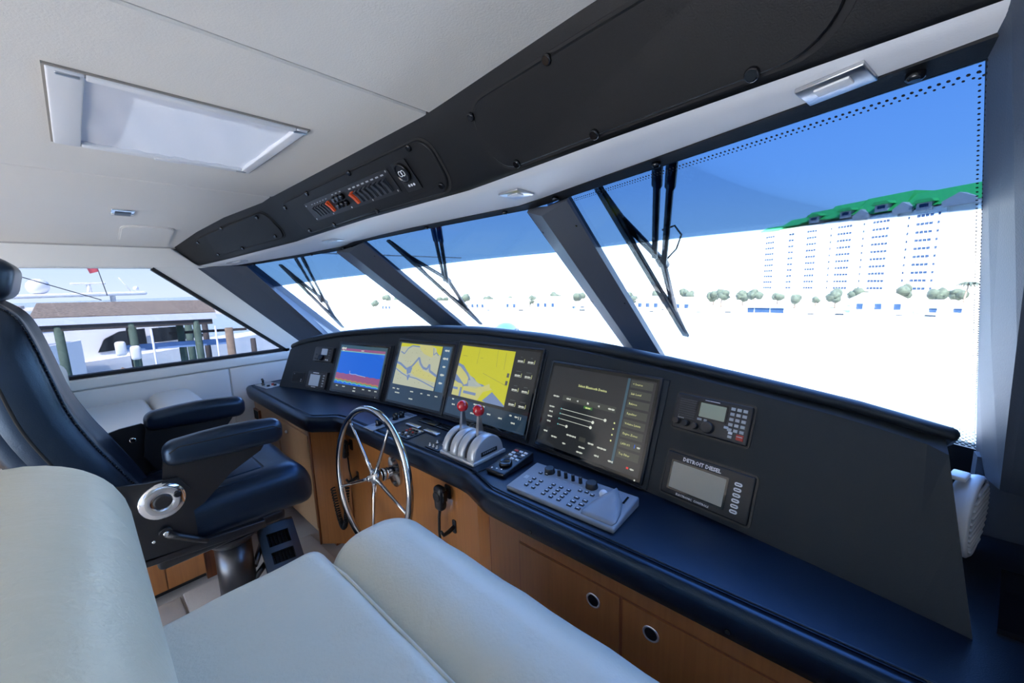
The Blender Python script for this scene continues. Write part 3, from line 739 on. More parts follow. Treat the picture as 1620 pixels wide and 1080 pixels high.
for i, t in enumerate(('182°', '10.2', '24', '3.6', '0.0')): d.lab(.88, .885-.115*i, t, .018 if i % 2 else .016, 'scr_text')
for u, t in ((.12, 'Info'), (.20, 'Menu'), (.45, 'Chart'), (.62, 'Pan'), (.74, 'Zoom'), (.86, 'Mark')): d.lab(u, .235, t, .010)
d.lab(.20, .18, 'Waypoint', .010); d.lab(.46, .13, 'GARMIN', .011)
d.done()
# 3: chart, harbour scale
d = Disp('marine_display', 'largest marine display showing bright yellow harbour chart beside engine readouts', 'display', -1.322, -.495, .570, .410)
d.rect(.03, .045, .97, .955, 'scr_panel', 0); d.rect(.065, .285, .715, .93, 'scr_land_bright', 1)
d.poly([(.065, .70), (.14, .675), (.20, .61), (.26, .56), (.31, .54), (.36, .49), (.42, .485), (.50, .46), (.58, .40), (.66, .34), (.715, .30), (.715, .285), (.50, .285), (.45, .30), (.065, .47)], 'scr_water', 2)
d.poly([(.065, .66), (.10, .655), (.19, .58), (.235, .53), (.235, .46), (.20, .435), (.12, .51), (.065, .555)], 'scr_land', 3)
d.poly([(.10, .675), (.26, .56), (.32, .52), (.28, .49), (.21, .60)], 'scr_shallow', 3)
d.poly([(.24, .50), (.32, .52), (.42, .465), (.36, .42), (.26, .41)], 'scr_shallow', 3)
d.poly([(.065, .285), (.16, .285), (.185, .43), (.16, .445), (.065, .455)], 'scr_land', 3)
d.poly([(.185, .285), (.43, .285), (.50, .385), (.565, .44), (.52, .465), (.505, .51), (.43, .46), (.36, .445), (.20, .42)], 'scr_land', 3)
d.poly([(.40, .285), (.45, .285), (.565, .435), (.55, .45), (.45, .40)], 'scr_land_bright', 4)
d.rect(.21, .335, .37, .368, 'scr_water', 4); d.rect(.065, .36, .13, .39, 'scr_water', 4); d.rect(.16, .285, .185, .40, 'scr_water', 4)
for a, c in (((.30, .92), (.30, .72)), ((.52, .92), (.54, .72)), ((.10, .80), (.16, .80)), ((.33, .80), (.36, .80)), ((.40, .62), (.70, .52)), ((.62, .9), (.63, .7))): d.line([a, c], .0012, 'scr_grey', 4)
d.rect(.675, .62, .70, .67, 'scr_grey', 5); d.rect(.675, .53, .70, .58, 'scr_grey', 5)
for i in range(4):
    for j in range(2):
        u = .79+.105*j; v = .835-.165*i; d.lab(u, v+.042, ('RPM', 'OIL PRESS', 'COOLANT', 'FUEL RATE')[i], .0060, 'scr_grey')
        d.lab(u-.004, v-.004, '------', .011, 'scr_text'); d.line([(u+.035, v-.02), (u+.035, v+.022)], .002, 'scr_yellowtext', 4); d.line([(u-.035, v-.02), (u+.035, v-.02)], .0012, 'scr_text', 4)
d.rect(.03, .045, .97, .25, 'scr_bar', 1)
for u, v, t in ((.44, .235, 'Mercator Route'), (.40, .185, 'Marks'), (.40, .125, 'Waypoints'), (.57, .165, 'Info'), (.70, .155, 'Menu'), (.84, .14, 'Mark'), (.80, .215, 'On'), (.86, .213, 'Off'), (.10, .235, '10'), (.12, .17, 'Menu')): d.lab(u, v, t, .011)
d.rect(.885, .19, .890, .225, 'scr_text', 3); d.rect(.905, .19, .910, .225, 'scr_text', 3)
d.done()
# 4: audio page
d = Disp('marine_display', 'marine display showing dark audio menu with sliders and column of grey buttons', 'display', -.738, -.518, .497, .368)
d.rect(.035, .05, .965, .945, 'scr_panel', 0); d.rect(.745, .10, .765, .945, 'scr_teal', 1)
d.text(.46, .77, 'Select Bluetooth Device', .0135, 'scr_yellowtext', bold=.0002)
d.rect(.20, .575, .70, .635, 'scr_button', 1)
for u, t in ((.13, 'Source'), (.26, 'Menu'), (.35, '«'), (.45, '►'), (.55, '»'), (.66, 'Query')): d.lab(u, .605, t, .010, 'scr_text')
d.poly([(.443, .592), (.443, .620), (.462, .606)], 'scr_text', 4)
d.rect(.42, .545, .50, .572, 'scr_greenbtn', 2); d.lab(.46, .558, 'Repeat', .008, 'scr_yellowtext')
for v, t in ((.48, 'Master'), (.425, 'Helm'), (.37, 'Salon'), (.315, 'Deck')): d.lab(.11, v, t, .009, 'scr_text')
for v, e in ((.482, .63), (.428, .53), (.372, .52), (.31, .30)):
    d.line([(.22, v), (e, v)], .0018, 'scr_text', 3); d.disc(e, v, .006, 'scr_text', 4); d.disc(.21, v, .003, 'scr_cyan', 4)
for i in range(4): d.disc(.71, .48-.058*i, .0032, 'scr_yellowtext', 4)
for u, v, t in ((.10, .20, 'Home'), (.20, .165, 'Device'), (.36, .23, 'All Zones'), (.55, .215, 'Group'), (.65, .205, 'Settings'), (.48, .15, 'Stereo'), (.47, .095, 'GARMIN'), (.62, .12, 'Play'), (.74, .115, 'Mute'), (.31, .13, 'Vol')): d.lab(u, v, t, .0095)
d.rect(.44, .205, .50, .25, 'scr_button', 1)
for i, t in enumerate(('< Source', 'Sub Level', 'Balance', 'Equalizer', 'Volume Limits', 'Engine Zones', 'LAN 0/1', 'Top Filter')):
    v = .895-.097*i; d.rect(.775, v-.037, .945, v+.037, 'scr_button', 2); d.text(.79, v, t, .0105, 'scr_yellowtext', 'LEFT')
d.rect(.895, .30, .90, .335, 'scr_blue', 4); d.lab(.925, .316, 'On', .009)
d.rect(.868, .10, .885, .118, 'scr_red', 4); d.lab(.91, .109, 'REC', .009); d.disc(.945, .025, .003, 'scr_text', 4)
d.done()
# ---------------------------------------------------------------- radio with key pad
def device(name, label, cat, x, z, w, h, r=.008, th=.014, m='black_plastic'):
    F = dframe(x, z, .0); t = thing(name, label, cat, tuple(F[0]))
    b = MB(); b.prism(rrect(w+.012, h+.012, r+.004, 4), F, -.002, .004); put(b, 'flange', 'black_plastic', t)
    b = MB(); b.rbox((pt(F, 0, 0, th/2), *F[1:]), (w, h, th), min(.006, th/2.2), k=3); put(b, 'body', m, t)
    return F, t, th
def sub(F, a, b, c): return (pt(F, a, b, c), F[1], F[2], F[3])
F, t, th = device('radio', 'black marine radio with olive screen, number keys and red distress key', 'radio', -.319, -.433, .226, .115)
b = MB()
for i in range(9): b.box(F, -.098, -.044, .038-.0072*i, .0415-.0072*i, th, th+.0025)
put(b, 'speaker_grille', 'key_dark', t)
b = MB(); b.prism(rrect(.086, .054, .003, 2), sub(F, .006, .018, 0), th-.001, th+.002); put(b, 'screen_frame', 'black_gloss', t)
b = MB(); b.prism(rrect(.076, .044, .002, 2), sub(F, .006, .018, 0), th+.001, th+.0026); put(b, 'screen', 'lcd_green', t)
for i in range(5):
    for j in range(3):
        b = MB(); b.box(sub(F, .062+.0165*j, .040-.0155*i, th-.001), -.0062, .0062, -.0048, .0048, 0, .0035, 0, .0008); put(b, 'key', 'key_grey', t)
for (x, z, r) in ((-.095, -.034, .011), (-.066, -.036, .010), (-.036, -.037, .010), (.002, -.032, .019)):
    b = MB(); b.lathe([(r, 0), (r*.95, .012), (r*.85, .016)], sub(F, x, z, th-.001), 18); put(b, 'knob', 'black_plastic', t)
for (x, z, w, mname) in ((-.028, -.012, .014, 'key_grey'), (-.010, -.012, .010, 'key_grey'), (.052, -.018, .013, 'lcd_blue'), (.066, -.042, .012, 'key_grey'), (.066, -.031, .012, 'white_print')):
    b = MB(); b.box(sub(F, x, z, th-.001), -w/2, w/2, -.004, .004, 0, .003, 0, .0006); put(b, 'key', mname, t)
b = MB(); b.box(sub(F, .093, -.038, th-.001), -.010, .010, -.009, .009, 0, .005, 0, .001); put(b, 'distress_key', 'red_switch', t)
b = MB(); b.box(sub(F, .0, .049, th), -.022, .022, -.001, .001, 0, .0004); b.text('Icom', sub(F, -.086, -.019, th), .010, 0, 'CENTER', .0004, .0003); b.box(sub(F, .093, -.036, th+.0042), -.008, .008, -.001, .001, 0, .0004)
put(b, 'lettering', 'white_print', t, recalc=False)['kind'] = 'stuff'
# ---------------------------------------------------------------- engine display
F, t, th = device('engine_display', 'black engine control display with blank grey screen and six oval keys', 'display', -.307, -.618, .256, .134, th=.012)
b = MB(); b.prism(rrect(.172, .092, .003, 2), sub(F, -.022, -.003, 0), th-.001, th+.0015); put(b, 'screen_frame', 'black_gloss', t)
b = MB(); b.prism(rrect(.160, .080, .002, 2), sub(F, -.022, -.003, 0), th+.0005, th+.0022); put(b, 'screen', 'lcd_grey', t)
b = MB(); b.text('DETROIT DIESEL', sub(F, -.018, .052, th), .0155, 0, 'CENTER', .0006, .0006); b.text('ELECTRONIC  CONTROLS', sub(F, -.025, -.057, th), .0085, 0, 'CENTER', .0006, .0002)
put(b, 'lettering', 'white_print', t, recalc=False)['kind'] = 'stuff'
for i in range(6):
    b = MB(); b.prism(rrect(.020, .010, .0048, 4), sub(F, .090, .034-.0152*i, 0), th-.001, th+.003); k = put(b, 'oval_key', 'white_print', t)
    b = MB(); b.box(sub(F, .090, .034-.0152*i, th+.003), -.006, .006, -.0012, .0012, 0, .0003); put(b, 'legend', 'black_plastic', k, recalc=False)
# ---------------------------------------------------------------- small instruments at the port end
F, t, th = device('autopilot_control', 'small black autopilot control with round knob beside tiny pale screen', 'instrument', -2.784, -.461, .19, .104, th=.016)
b = MB(); b.prism(rrect(.060, .044, .003, 2), sub(F, .012, .020, 0), th-.001, th+.002); put(b, 'screen', 'lcd_blue', t)
b = MB(); b.lathe([(.021, 0), (.020, .016), (.017, .020)], sub(F, -.004, -.022, th-.001), 18); put(b, 'knob', 'black_gloss', t)
for i in range(4):
    b = MB(); b.box(sub(F, .068, .034-.018*i, th-.001), -.011, .011, -.005, .005, 0, .003, 0, .0006); put(b, 'key', 'key_dark', t)
for (x, z) in ((-.075, -.030), (-.055, -.034), (-.07, .0), (.040, -.034), (.058, -.036)):
    b = MB(); b.lathe([(.007, 0), (.006, .004)], sub(F, x, z, th-.001), 10); put(b, 'button', 'key_grey' if x > 0 else 'key_dark', t)
F, t, th = device('depth_instrument', 'square black instrument with bright pale screen and column of keys', 'instrument', -2.779, -.628, .196, .118, th=.016)
b = MB(); b.prism(rrect(.100, .078, .003, 2), sub(F, -.016, -.003, 0), th-.001, th+.002); put(b, 'screen', 'lcd_blue', t)
for i in range(5):
    b = MB(); b.box(sub(F, .072, .034-.018*i, th-.001), -.008, .008, -.005, .005, 0, .003, 0, .0006); put(b, 'key', 'key_grey', t)
b = MB(); b.box(sub(F, -.014, .0475, th), -.030, .030, -.003, .003, 0, .0006); b.box(sub(F, -.014, -.0500, th), -.022, .022, -.002, .002, 0, .0006); put(b, 'lettering', 'white_print', t, recalc=False)['kind'] = 'stuff'
F, t, th = device('blank_cover', 'small blank black cover plate with two tiny lamps', 'cover plate', -2.984, -.625, .115, .068, th=.004)
for z in (-.012, -.024):
    b = MB(); b.lathe([(.004, 0), (.003, .002)], sub(F, .040, z, th), 8); put(b, 'lamp', 'white_print', t)
b = MB(); b.lathe([(.004, 0), (.003, .002)], sub(F, -.040, .024, th), 8); put(b, 'screw', 'key_grey', t)
# ================================================================ CONSOLE: worktop, cabinets, controls
EDGE = [(-3.40, 1.02), (-3.39, .76), (-2.235, .755), (-2.10, .873), (-1.07, .888), (-.905, .836), (.60, .850)]
top = thing('console_worktop', 'black padded console worktop with rolled front edge', 'worktop', (-1.4, .95, CT))
inner = [(-3.36, 1.02), (-3.355, .800), (-2.250, .795), (-2.115, .913), (-1.06, .928), (-.895, .876), (.60, .890)]
b = MB(); poly = inner+[(.60, 1.525), (-3.36, 1.525)]
b.prism(poly, WORLD, CT-.03, CT); put(b, 'top_panel', 'worktop_vinyl', top)
def inward(path, d):
    out = []
    for i, p in enumerate(path):
        a = Vector(path[max(i-1, 0)]); c = Vector(path[min(i+1, len(path)-1)]); P = Vector(p)
        n = Vector((0, 0))
        for q, r in ((a, P), (P, c)):
            t = (r-q)
            if t.length > 1e-6: t.normalize(); n += Vector((-t.y, t.x))
        n.normalize(); out.append(P+n*d)
    return out
prof = []      # (inward distance, z) of the rolled edge
for k in range(9):
    a = math.radians(100+k*20); prof.append((.028+.028*math.cos(a), CT-.024+.026*math.sin(a)))
prof = [(.038, CT-.008), (.036, CT+.0)]+prof[:5]+[(.002, CT-.055), (.010, CT-.082), (.022, CT-.090), (.04, CT-.090)]
E2 = []
for i in range(len(EDGE)-1):
    m_ = 14
    for j in range(m_): E2.append((lerp(EDGE[i][0], EDGE[i+1][0], j/m_), lerp(EDGE[i][1], EDGE[i+1][1], j/m_)))
E2.append(EDGE[-1])
# round the corners a little
for _ in range(2):
    E3 = [E2[0]]+[((E2[i-1][0]+2*E2[i][0]+E2[i+1][0])/4, (E2[i-1][1]+2*E2[i][1]+E2[i+1][1])/4) for i in range(1, len(E2)-1)]+[E2[-1]]; E2 = E3
cols = [inward(E2, d) for d, z in prof]
rows = [[Vector((cols[k][i].x, cols[k][i].y, prof[k][1])) for k in range(len(prof))] for i in range(len(E2))]
b = MB(); b.loft(rows, 0, True, True); put(b, 'rolled_edge', 'worktop_vinyl', top)
# piping line just inside the roll
pip = inward(E2, .047); b = MB(); b.tube([(p.x, p.y, CT+.0005) for p in pip], .0035, 6); put(b, 'piping', 'worktop_vinyl', top)
b = MB(); b.tube([(-1.030, .90, CT+.001), (-.985, 1.18, CT+.001)], .002, 6); put(b, 'seam', 'black_matte', top)
for (x, y) in ((-.70, .836), (-.16, .842)):
    b = MB(); b.lathe([(.006, 0), (.005, .003)], (Vector((x, y-.000, CT-.055)), Vector((1, 0, 0)), Vector((0, 0, 1)), Vector((0, -1, 0))), 10); put(b, 'stud', 'black_gloss', top)
# ---- cabinets under the worktop
ZT = CT-.085
FC = lambda y: fr((0, y, 0), (1, 0, 0), (0, 0, 1), (0, -1, 0))   # (x, z, towards cabin)
cab = thing('console_cabinet', 'pale wood console cabinet with a door at the port end', 'cabinet', (-2.8, .9, FLOOR))
b = MB(); b.box(WORLD, -3.35, -2.29, .805, 1.5, FLOOR+.08, ZT); put(b, 'carcass', 'wood_pale', cab)
b = MB(); b.box(WORLD, -3.35, -2.24, .86, 1.5, FLOOR, FLOOR+.08); put(b, 'plinth', 'wood_dark', cab)
b = MB(); b.box(FC(.80), -2.80, -2.315, FLOOR+.12, ZT-.05, -.005, .008); dr = put(b, 'door', 'wood_pale', cab)
b = MB(); b.lathe([(.010, 0), (.010, .006), (.006, .012)], (Vector((-2.645, .79, -.885)), Vector((1, 0, 0)), Vector((0, 0, 1)), Vector((0, -1, 0))), 14); put(b, 'lock', 'satin_steel', dr)
b = MB(); b.box(FC(.80), -3.30, -2.83, FLOOR+.12, ZT-.21, -.005, .008); put(b, 'door', 'wood_pale', cab)
b = MB(); b.box(FC(.80), -3.33, -3.215, -.945, -.865, -.005, .010); vt = put(b, 'outlet_frame', 'wood_dark', cab)
b = MB(); b.box(FC(.80), -3.318, -3.228, -.935, -.875, .006, .012); put(b, 'outlet', 'black_matte', vt)
mid = thing('console_cabinet', 'varnished wood panel front behind the steering wheel', 'cabinet', (-1.6, 1.0, FLOOR))
b = MB(); b.prism([(-2.285, .795), (-2.125, .932), (-1.06, .945), (-.935, .895), (-.935, 1.5), (-2.285, 1.5)], WORLD, FLOOR+.03, ZT); put(b, 'front_panel', 'wood', mid)
b = MB(); b.tube([(-2.287, .792, FLOOR+.03), (-2.287, .792, ZT)], .006, 8); put(b, 'corner_bead', 'wood_dark', mid)
b = MB(); b.tube([(-2.127, .929, FLOOR+.03), (-2.127, .929, ZT)], .003, 8); put(b, 'corner_bead', 'wood_dark', mid)
b = MB(); b.tube([(-.932, .890, FLOOR+.03), (-.932, .890, ZT)], .004, 8); put(b, 'corner_bead', 'wood_dark', mid)
rc = thing('console_cabinet', 'varnished wood cabinet with flush doors and round chrome finger pulls', 'cabinet', (-.2, 1.1, FLOOR))
b = MB(); b.box(WORLD, -.925, .60, .882, 1.5, FLOOR+.03, ZT); put(b, 'carcass', 'wood', rc)
for (x0, x1, px) in ((-.785, -.427, -.507), (-.419, -.060, -.339), (-.052, .42, .36)):
    b = MB(); b.box(FC(.882), x0, x1, FLOOR+.10, -.852, -.01, .004, 0, .001)
    g = MB(); g.box(FC(.882), x0-.004, x1+.004, FLOOR+.096, -.848, -.004, .0012); put(g, 'gap_shade', 'wood_dark', rc)  # dark plate stands in for the shade around the door
    dr = put(b, 'door', 'wood', rc)
    b = MB(); FK = (Vector((px, .878, -.905)), Vector((1, 0, 0)), Vector((0, 0, 1)), Vector((0, -1, 0)))
    b.lathe([(.0225, 0), (.0225, .003), (.019, .005), (.0165, .003)], FK, 24, 0, True, False); k = put(b, 'finger_pull', 'chrome', dr)
    b = MB(); b.lathe([(.0165, .0), (.0165, .0025)], FK, 20); put(b, 'pull_cup', 'black_gloss', k)

# ---- steering wheel
WC = Vector((-1.620, .800, -.867)); tl = math.radians(6.4)
wn = Vector((0, -math.cos(tl), math.sin(tl))); wu = Vector((1, 0, 0)); wv = wn.cross(wu); wv = wv if wv.z > 0 else -wv
FWL = (WC, wu, wv, wn); RW = .318
sw = thing('steering_wheel', 'polished stainless five-spoke steering wheel on the console front', 'steering wheel', tuple(WC))
b = MB(); b.tube([pt(FWL, RW*math.cos(2*PI*i/72), RW*math.sin(2*PI*i/72), 0) for i in range(72)], .0155, 14, 0, True); put(b, 'rim', 'wheel_steel', sw)
for i in range(5):
    a = math.radians(133+72*i)
    b = MB(); b.tube([pt(FWL, r*math.cos(a), r*math.sin(a), -.020+.020*(r/RW)) for r in (.02, .10, .20, RW-.008)], [.0095, .008, .007, .0065], 10); put(b, 'spoke', 'wheel_steel', sw)
b = MB(); b.lathe([(.030, -.052), (.036, -.034), (.036, -.016), (.026, -.006), (.014, .0), (.014, .012), (.006, .016)], FWL, 24); put(b, 'hub', 'wheel_steel', sw)
b = MB(); b.cyl(pt(FWL, 0, 0, -.02), WC+Vector((-.006, .132, -.015)), .022, .022, 18); b.cyl(pt(FWL, 0, 0, -.055), pt(FWL, 0, 0, -.085), .030, .030, 18); put(b, 'shaft', 'wheel_steel', sw)
FM = (Vector((WC.x-.006, .9365, -.885)), Vector((1, 0, 0)), Vector((0, 0, 1)), Vector((0, -1, 0)))
b = MB(); b.prism([(.05*math.cos(a*PI/12)*(1+.25*abs(math.sin(a*PI/12))), .078*math.sin(a*PI/12)) for a in range(24)], FM, -.003, .012); pl_ = put(b, 'mounting_plate', 'wheel_steel', sw)
for (x, z) in ((0, .060), (.0, -.060), (.03, .02)):
    b = MB(); b.lathe([(.011, 0), (.010, .007), (.006, .009)], sub(FM, x, z, .012), 10); put(b, 'bolt', 'dark_steel', pl_)

# ---- throttle control
th_ = thing('throttle_control', 'silver twin-lever throttle control with red ball knobs', 'throttle', (-1.17, 1.03, CT))
LB = [(-1.272, -1.240), (-1.222, -1.181), (-1.176, -1.136), (-1.118, -1.073)]
FT = fr((0, 1.035, CT), (0, 1, 0), (0, 0, 1), (1, 0, 0))      # (y, z, x)
b = MB(); b.rbox(fr((-1.1725, 1.035, CT+.006)), (.212, .185, .016), .005, k=2); put(b, 'base', 'silver_paint', th_)
for (x0, x1) in LB:
    b = MB(); arch = [(.086*math.cos(PI*i/20), .012+.086*math.sin(PI*i/20)) for i in range(21)]
    e = .006; n = len(arch); rings = []
    for (x, s) in ((x0, .94), (x0+e, 1.0), (x1-e, 1.0), (x1, .94)):
        rings.append([pt(FT, p[0]*s, .012+(p[1]-.012)*s, x) for p in arch])
    b.loft(rings, 0, True, True); put(b, 'housing', 'silver_paint', th_)
for (x0, x1) in ((-1.240, -1.222), (-1.136, -1.118)):
    b = MB(); b.prism([(.074*math.cos(PI*i/16), .012+.074*math.sin(PI*i/16)) for i in range(17)], FT, x0, x1); put(b, 'slot', 'dark_steel', th_)
b = MB(); b.box(fr((-1.0728, 1.035, CT)), 0, .001, -.045, .045, .022, .040); b.box(fr((-1.0722, 1.035, CT)), 0, .0008, -.04, .04, .026, .028); put(b, 'maker_plate', 'black_plastic', th_)
b = MB()
for i in range(7): b.box(fr((-1.0716, 1.035, CT)), 0, .0005, -.036+.0105*i, -.029+.0105*i, .030, .037)
put(b, 'maker_mark', 'grey_plastic', th_)
for x, dx in ((-1.231, .004), (-1.127, -.002)):
    yk = 1.035
    b = MB(); rings = []
    for (z, w, d) in ((.075, .017, .034), (.115, .015, .026), (.155, .012, .016), (.172, .011, .012)):
        c = Vector((x+dx*(z-.07)*8, yk+.004, CT+z)); rings.append([c+Vector((sx*w/2, sy*d/2, 0)) for sx, sy in ((-1, -1), (1, -1), (1, 1), (-1, 1))])
    b.loft(rings, 0, True, True, smooth=False); lv = put(b, 'lever', 'satin_steel', th_)
    b = MB(); b.sphere((x+dx*.9, yk+.004, CT+.191), .0245, 20); put(b, 'ball_knob', 'red_gloss', lv)
# ---- switch panels let into the worktop
def ctl(name, label, cat, c, ang, w, d, th=.008, m='black_plastic', tilt=0.0):
    t = thing(name, label, cat, (c[0], c[1], CT)); F = rotz((c[0], c[1], CT), ang)
    b = MB(); b.rbox(sub(F, 0, 0, th/2), (w, d, th), min(.004, th/2.1), k=2); put(b, 'panel', m, t); return t, F
t, F = ctl('control_panel', 'long narrow grey joystick control panel beside the steering wheel', 'control panel', (-1.79, 1.025), .05, .085, .27, .006, 'grey_plastic')
for y in (-.075, -.045, .025, .065):
    b = MB(); b.lathe([(.017, 0), (.013, .012), (.016, .026), (.010, .032)], sub(F, .002, y, .005), 14); put(b, 'knob', 'black_gloss', t)
for y in (.10, .115):
    b = MB(); b.box(sub(F, 0, y, .005), -.03, .03, -.003, .003, 0, .002); put(b, 'label_strip', 'key_dark', t)
t, F = ctl('control_panel', 'square black panel crowded with small white and red push buttons', 'control panel', (-1.565, .987), .06, .10, .105, .005)
for i in range(4):
    for j in range(4):
        b = MB(); b.lathe([(.0065, 0), (.006, .005), (.004, .007)], sub(F, -.035+.0233*i, -.033+.022*j, .004), 10); put(b, 'push_button', 'red_switch' if (i, j) in ((0, 3), (2, 2), (0, 2)) else ('white_plastic' if (i+2*j) % 3 == 0 else 'black_gloss'), t)
b = MB(); b.box(sub(F, 0, .047, .004), -.045, .045, -.004, .004, 0, .002); put(b, 'label_strip', 'satin_steel', t)
for i, (x, y, nm) in enumerate(((-1.635, 1.057, 'narrow silver name strip nearer the steering wheel'), (-1.487, 1.060, 'narrow silver name strip nearer the throttle control'))):
    b = MB(); b.rbox(fr((x, y, CT+.005)), (.105, .026, .010), .003, k=2); tag(b.build('name_strip', 'satin_steel'), nm, 'strip')
    b = MB(); b.rbox(fr((x+.02, y+.085, CT+.003)), (.14, .05, .006), .002, k=2); tag(b.build('blank_plate', 'black_gloss'), 'low black gloss plate behind '+nm.replace('narrow ', 'the '), 'plate')
t, F = ctl('control_panel', 'small black panel with silver toggles beside the throttle control', 'control panel', (-1.335, .985), .0, .095, .085, .005)
for (x, y) in ((-.025, .01), (.012, .016), (-.03, -.026), (-.005, -.026), (.02, -.026)):
    b = MB(); b.lathe([(.008, 0), (.007, .005), (.003, .007), (.0035, .013)], sub(F, x, y, .004), 10); put(b, 'toggle', 'satin_steel', t)
t, F = ctl('control_panel', 'steel thruster panel with black joysticks at the port end', 'control panel', (-3.25, .885), .10, .20, .11, .005, 'satin_steel')
for (x, y) in ((-.07, -.01), (-.02, -.025)):
    b = MB(); b.lathe([(.012, 0), (.010, .006), (.005, .010), (.006, .030), (.009, .036), (.005, .042)], sub(F, x, y, .004), 12); put(b, 'joystick', 'black_gloss', t)
for (x, y) in ((.03, .02), (.05, -.02), (.065, .02)):
    b = MB(); b.lathe([(.011, 0), (.010, .012)], sub(F, x, y, .004), 12); put(b, 'push_button', 'red_switch' if x == .03 else 'black_gloss', t)
b = MB(); b.cyl((-1.315, 1.165, CT), (-1.315, 1.165, CT+.05), .014, .014, 12); b.cyl((-1.315, 1.165, CT+.05), (-1.315, 1.165, CT+.056), .010, .008, 12); tag(b.build('indicator_stub', 'dark_steel'), 'short round steel stub standing behind the throttle control', 'indicator')
# ---- black remote key pad
t = thing('remote_keypad', 'slim black remote key pad with round dial and red button', 'keypad', (-.962, 1.04, CT))
F = rotz((-.962, 1.04, CT), .03)
b = MB(); b.rbox(sub(F, 0, 0, .013), (.088, .185, .026), .006, k=3, warp=lambda n: (n.x, n.y, n.z+(.10*n.y if n.z > 0 else 0))); put(b, 'case', 'black_plastic', t)
FT2 = (pt(F, 0, 0, .0262), F[1], Vector((F[2].x, F[2].y, .10)).normalized(), Vector((F[2].x*-.1, F[2].y*-.1, 1)).normalized())
b = MB(); b.lathe([(.026, 0), (.025, .012), (.020, .015), (.017, .011)], sub(FT2, .006, -.035, 0), 24); put(b, 'dial', 'black_gloss', t)
for j in range(4):
    for i in range(3):
        b = MB(); b.box(sub(FT2, -.024+.024*i, .010+.019*j, -.001), -.008, .008, -.005, .005, 0, .004, 0, .001); put(b, 'key', 'red_switch' if (i, j) == (0, 3) else ('key_dark' if (i+j) % 3 == 0 else 'white_print'), t)
for i in range(3):
    b = MB(); b.lathe([(.004, 0), (.003, .002)], sub(FT2, -.025+.02*i, -.078+.004*i, 0), 8); put(b, 'lamp', 'white_print', t)
# ---- grey keyboard controller
kc = thing('keyboard_controller', 'grey keyboard controller with dials, key blocks and wedge palm rest', 'keyboard', (-.665, .998, CT))
F0 = rotz((-.665, .998, CT), .02); tilt = .09
F = (pt(F0, 0, 0, .012), F0[1], (F0[2]+Vector((0, 0, tilt))).normalized(), (F0[3]-F0[2]*tilt).normalized())
b = MB(); b.rbox(sub(F0, 0, 0, .010), (.398, .178, .024), .006, k=3, warp=lambda n: (n.x, n.y, n.z+(tilt*n.y if n.z > 0 else 0))); put(b, 'case', 'grey_plastic', kc)
zt_ = .0105
def keyat(x, y, w=.0135, d=.0105, m='key_dark'):
    b = MB(); b.box(sub(F, x, y, zt_-.001), -w/2, w/2, -d/2, d/2, 0, .0045, 0, .0012); k = put(b, 'key', m, kc)
    b = MB(); b.box(sub(F, x, y, zt_+.0034), -w*.28, w*.28, -d*.16, d*.2, 0, .0003); put(b, 'legend', 'white_print', k)
for i in range(2):
    for j in range(3): keyat(-.140+.030*i, -.050+.022*j)
for i in range(2): keyat(-.142+.024*i+.0, .035+.004*i)
for i in range(3):
    for j in range(4): keyat(-.062+.030*i, -.060+.020*j)
for i in range(2):
    for j in range(3): keyat(.040+.030*i, -.064+.022*j, .017)
for i in range(3): keyat(.03+.022*i, .018+.004*(i % 2))
for x, r, h in ((-.118, .0185, .016), (-.078, .0065, .02), (-.050, .0065, .02), (-.021, .0065, .02), (.008, .0065, .02), (.050, .0200, .016)):
    b = MB(); b.lathe([(r*1.08, 0), (r, .003), (r*.94, h), (r*.8, h+.002)], sub(F, x, .058, zt_-.001), 18); put(b, 'dial', 'black_plastic', kc)
b = MB()
for i in range(5): b.box(sub(F, -.07+.03*i, .036, zt_), -.008, .008, -.001, .001, 0, .0004)
b.box(sub(F, -.17, -.01, zt_), -.008, .008, -.010, .010, 0, .0004)
put(b, 'panel_print', 'key_grey', kc)
b = MB(); rings = []
for (y, w, h) in ((-.078, .050, .001), (-.06, .056, .004), (-.02, .050, .012), (.03, .032, .020), (.060, .006, .026)):
    rings.append([pt(F, .138+w*math.sin(a), y+.02*(1-abs(math.sin(a)))*0, zt_+h*max(0, math.cos(a))**.8) for a in [(-PI/2+PI*i/10) for i in range(11)]])
b.loft(rings, 0, True, True); put(b, 'palm_rest', 'grey_plastic', kc)
b = MB(); b.sphere(pt(F, .103, .038, zt_+.004), .014, 16); put(b, 'track_ball', 'white_plastic', kc)
b = MB(); b.box(sub(F, .172, .050, zt_-.001), -.003, .003, -.018, .018, 0, .003); put(b, 'wheel_slot', 'black_gloss', kc)
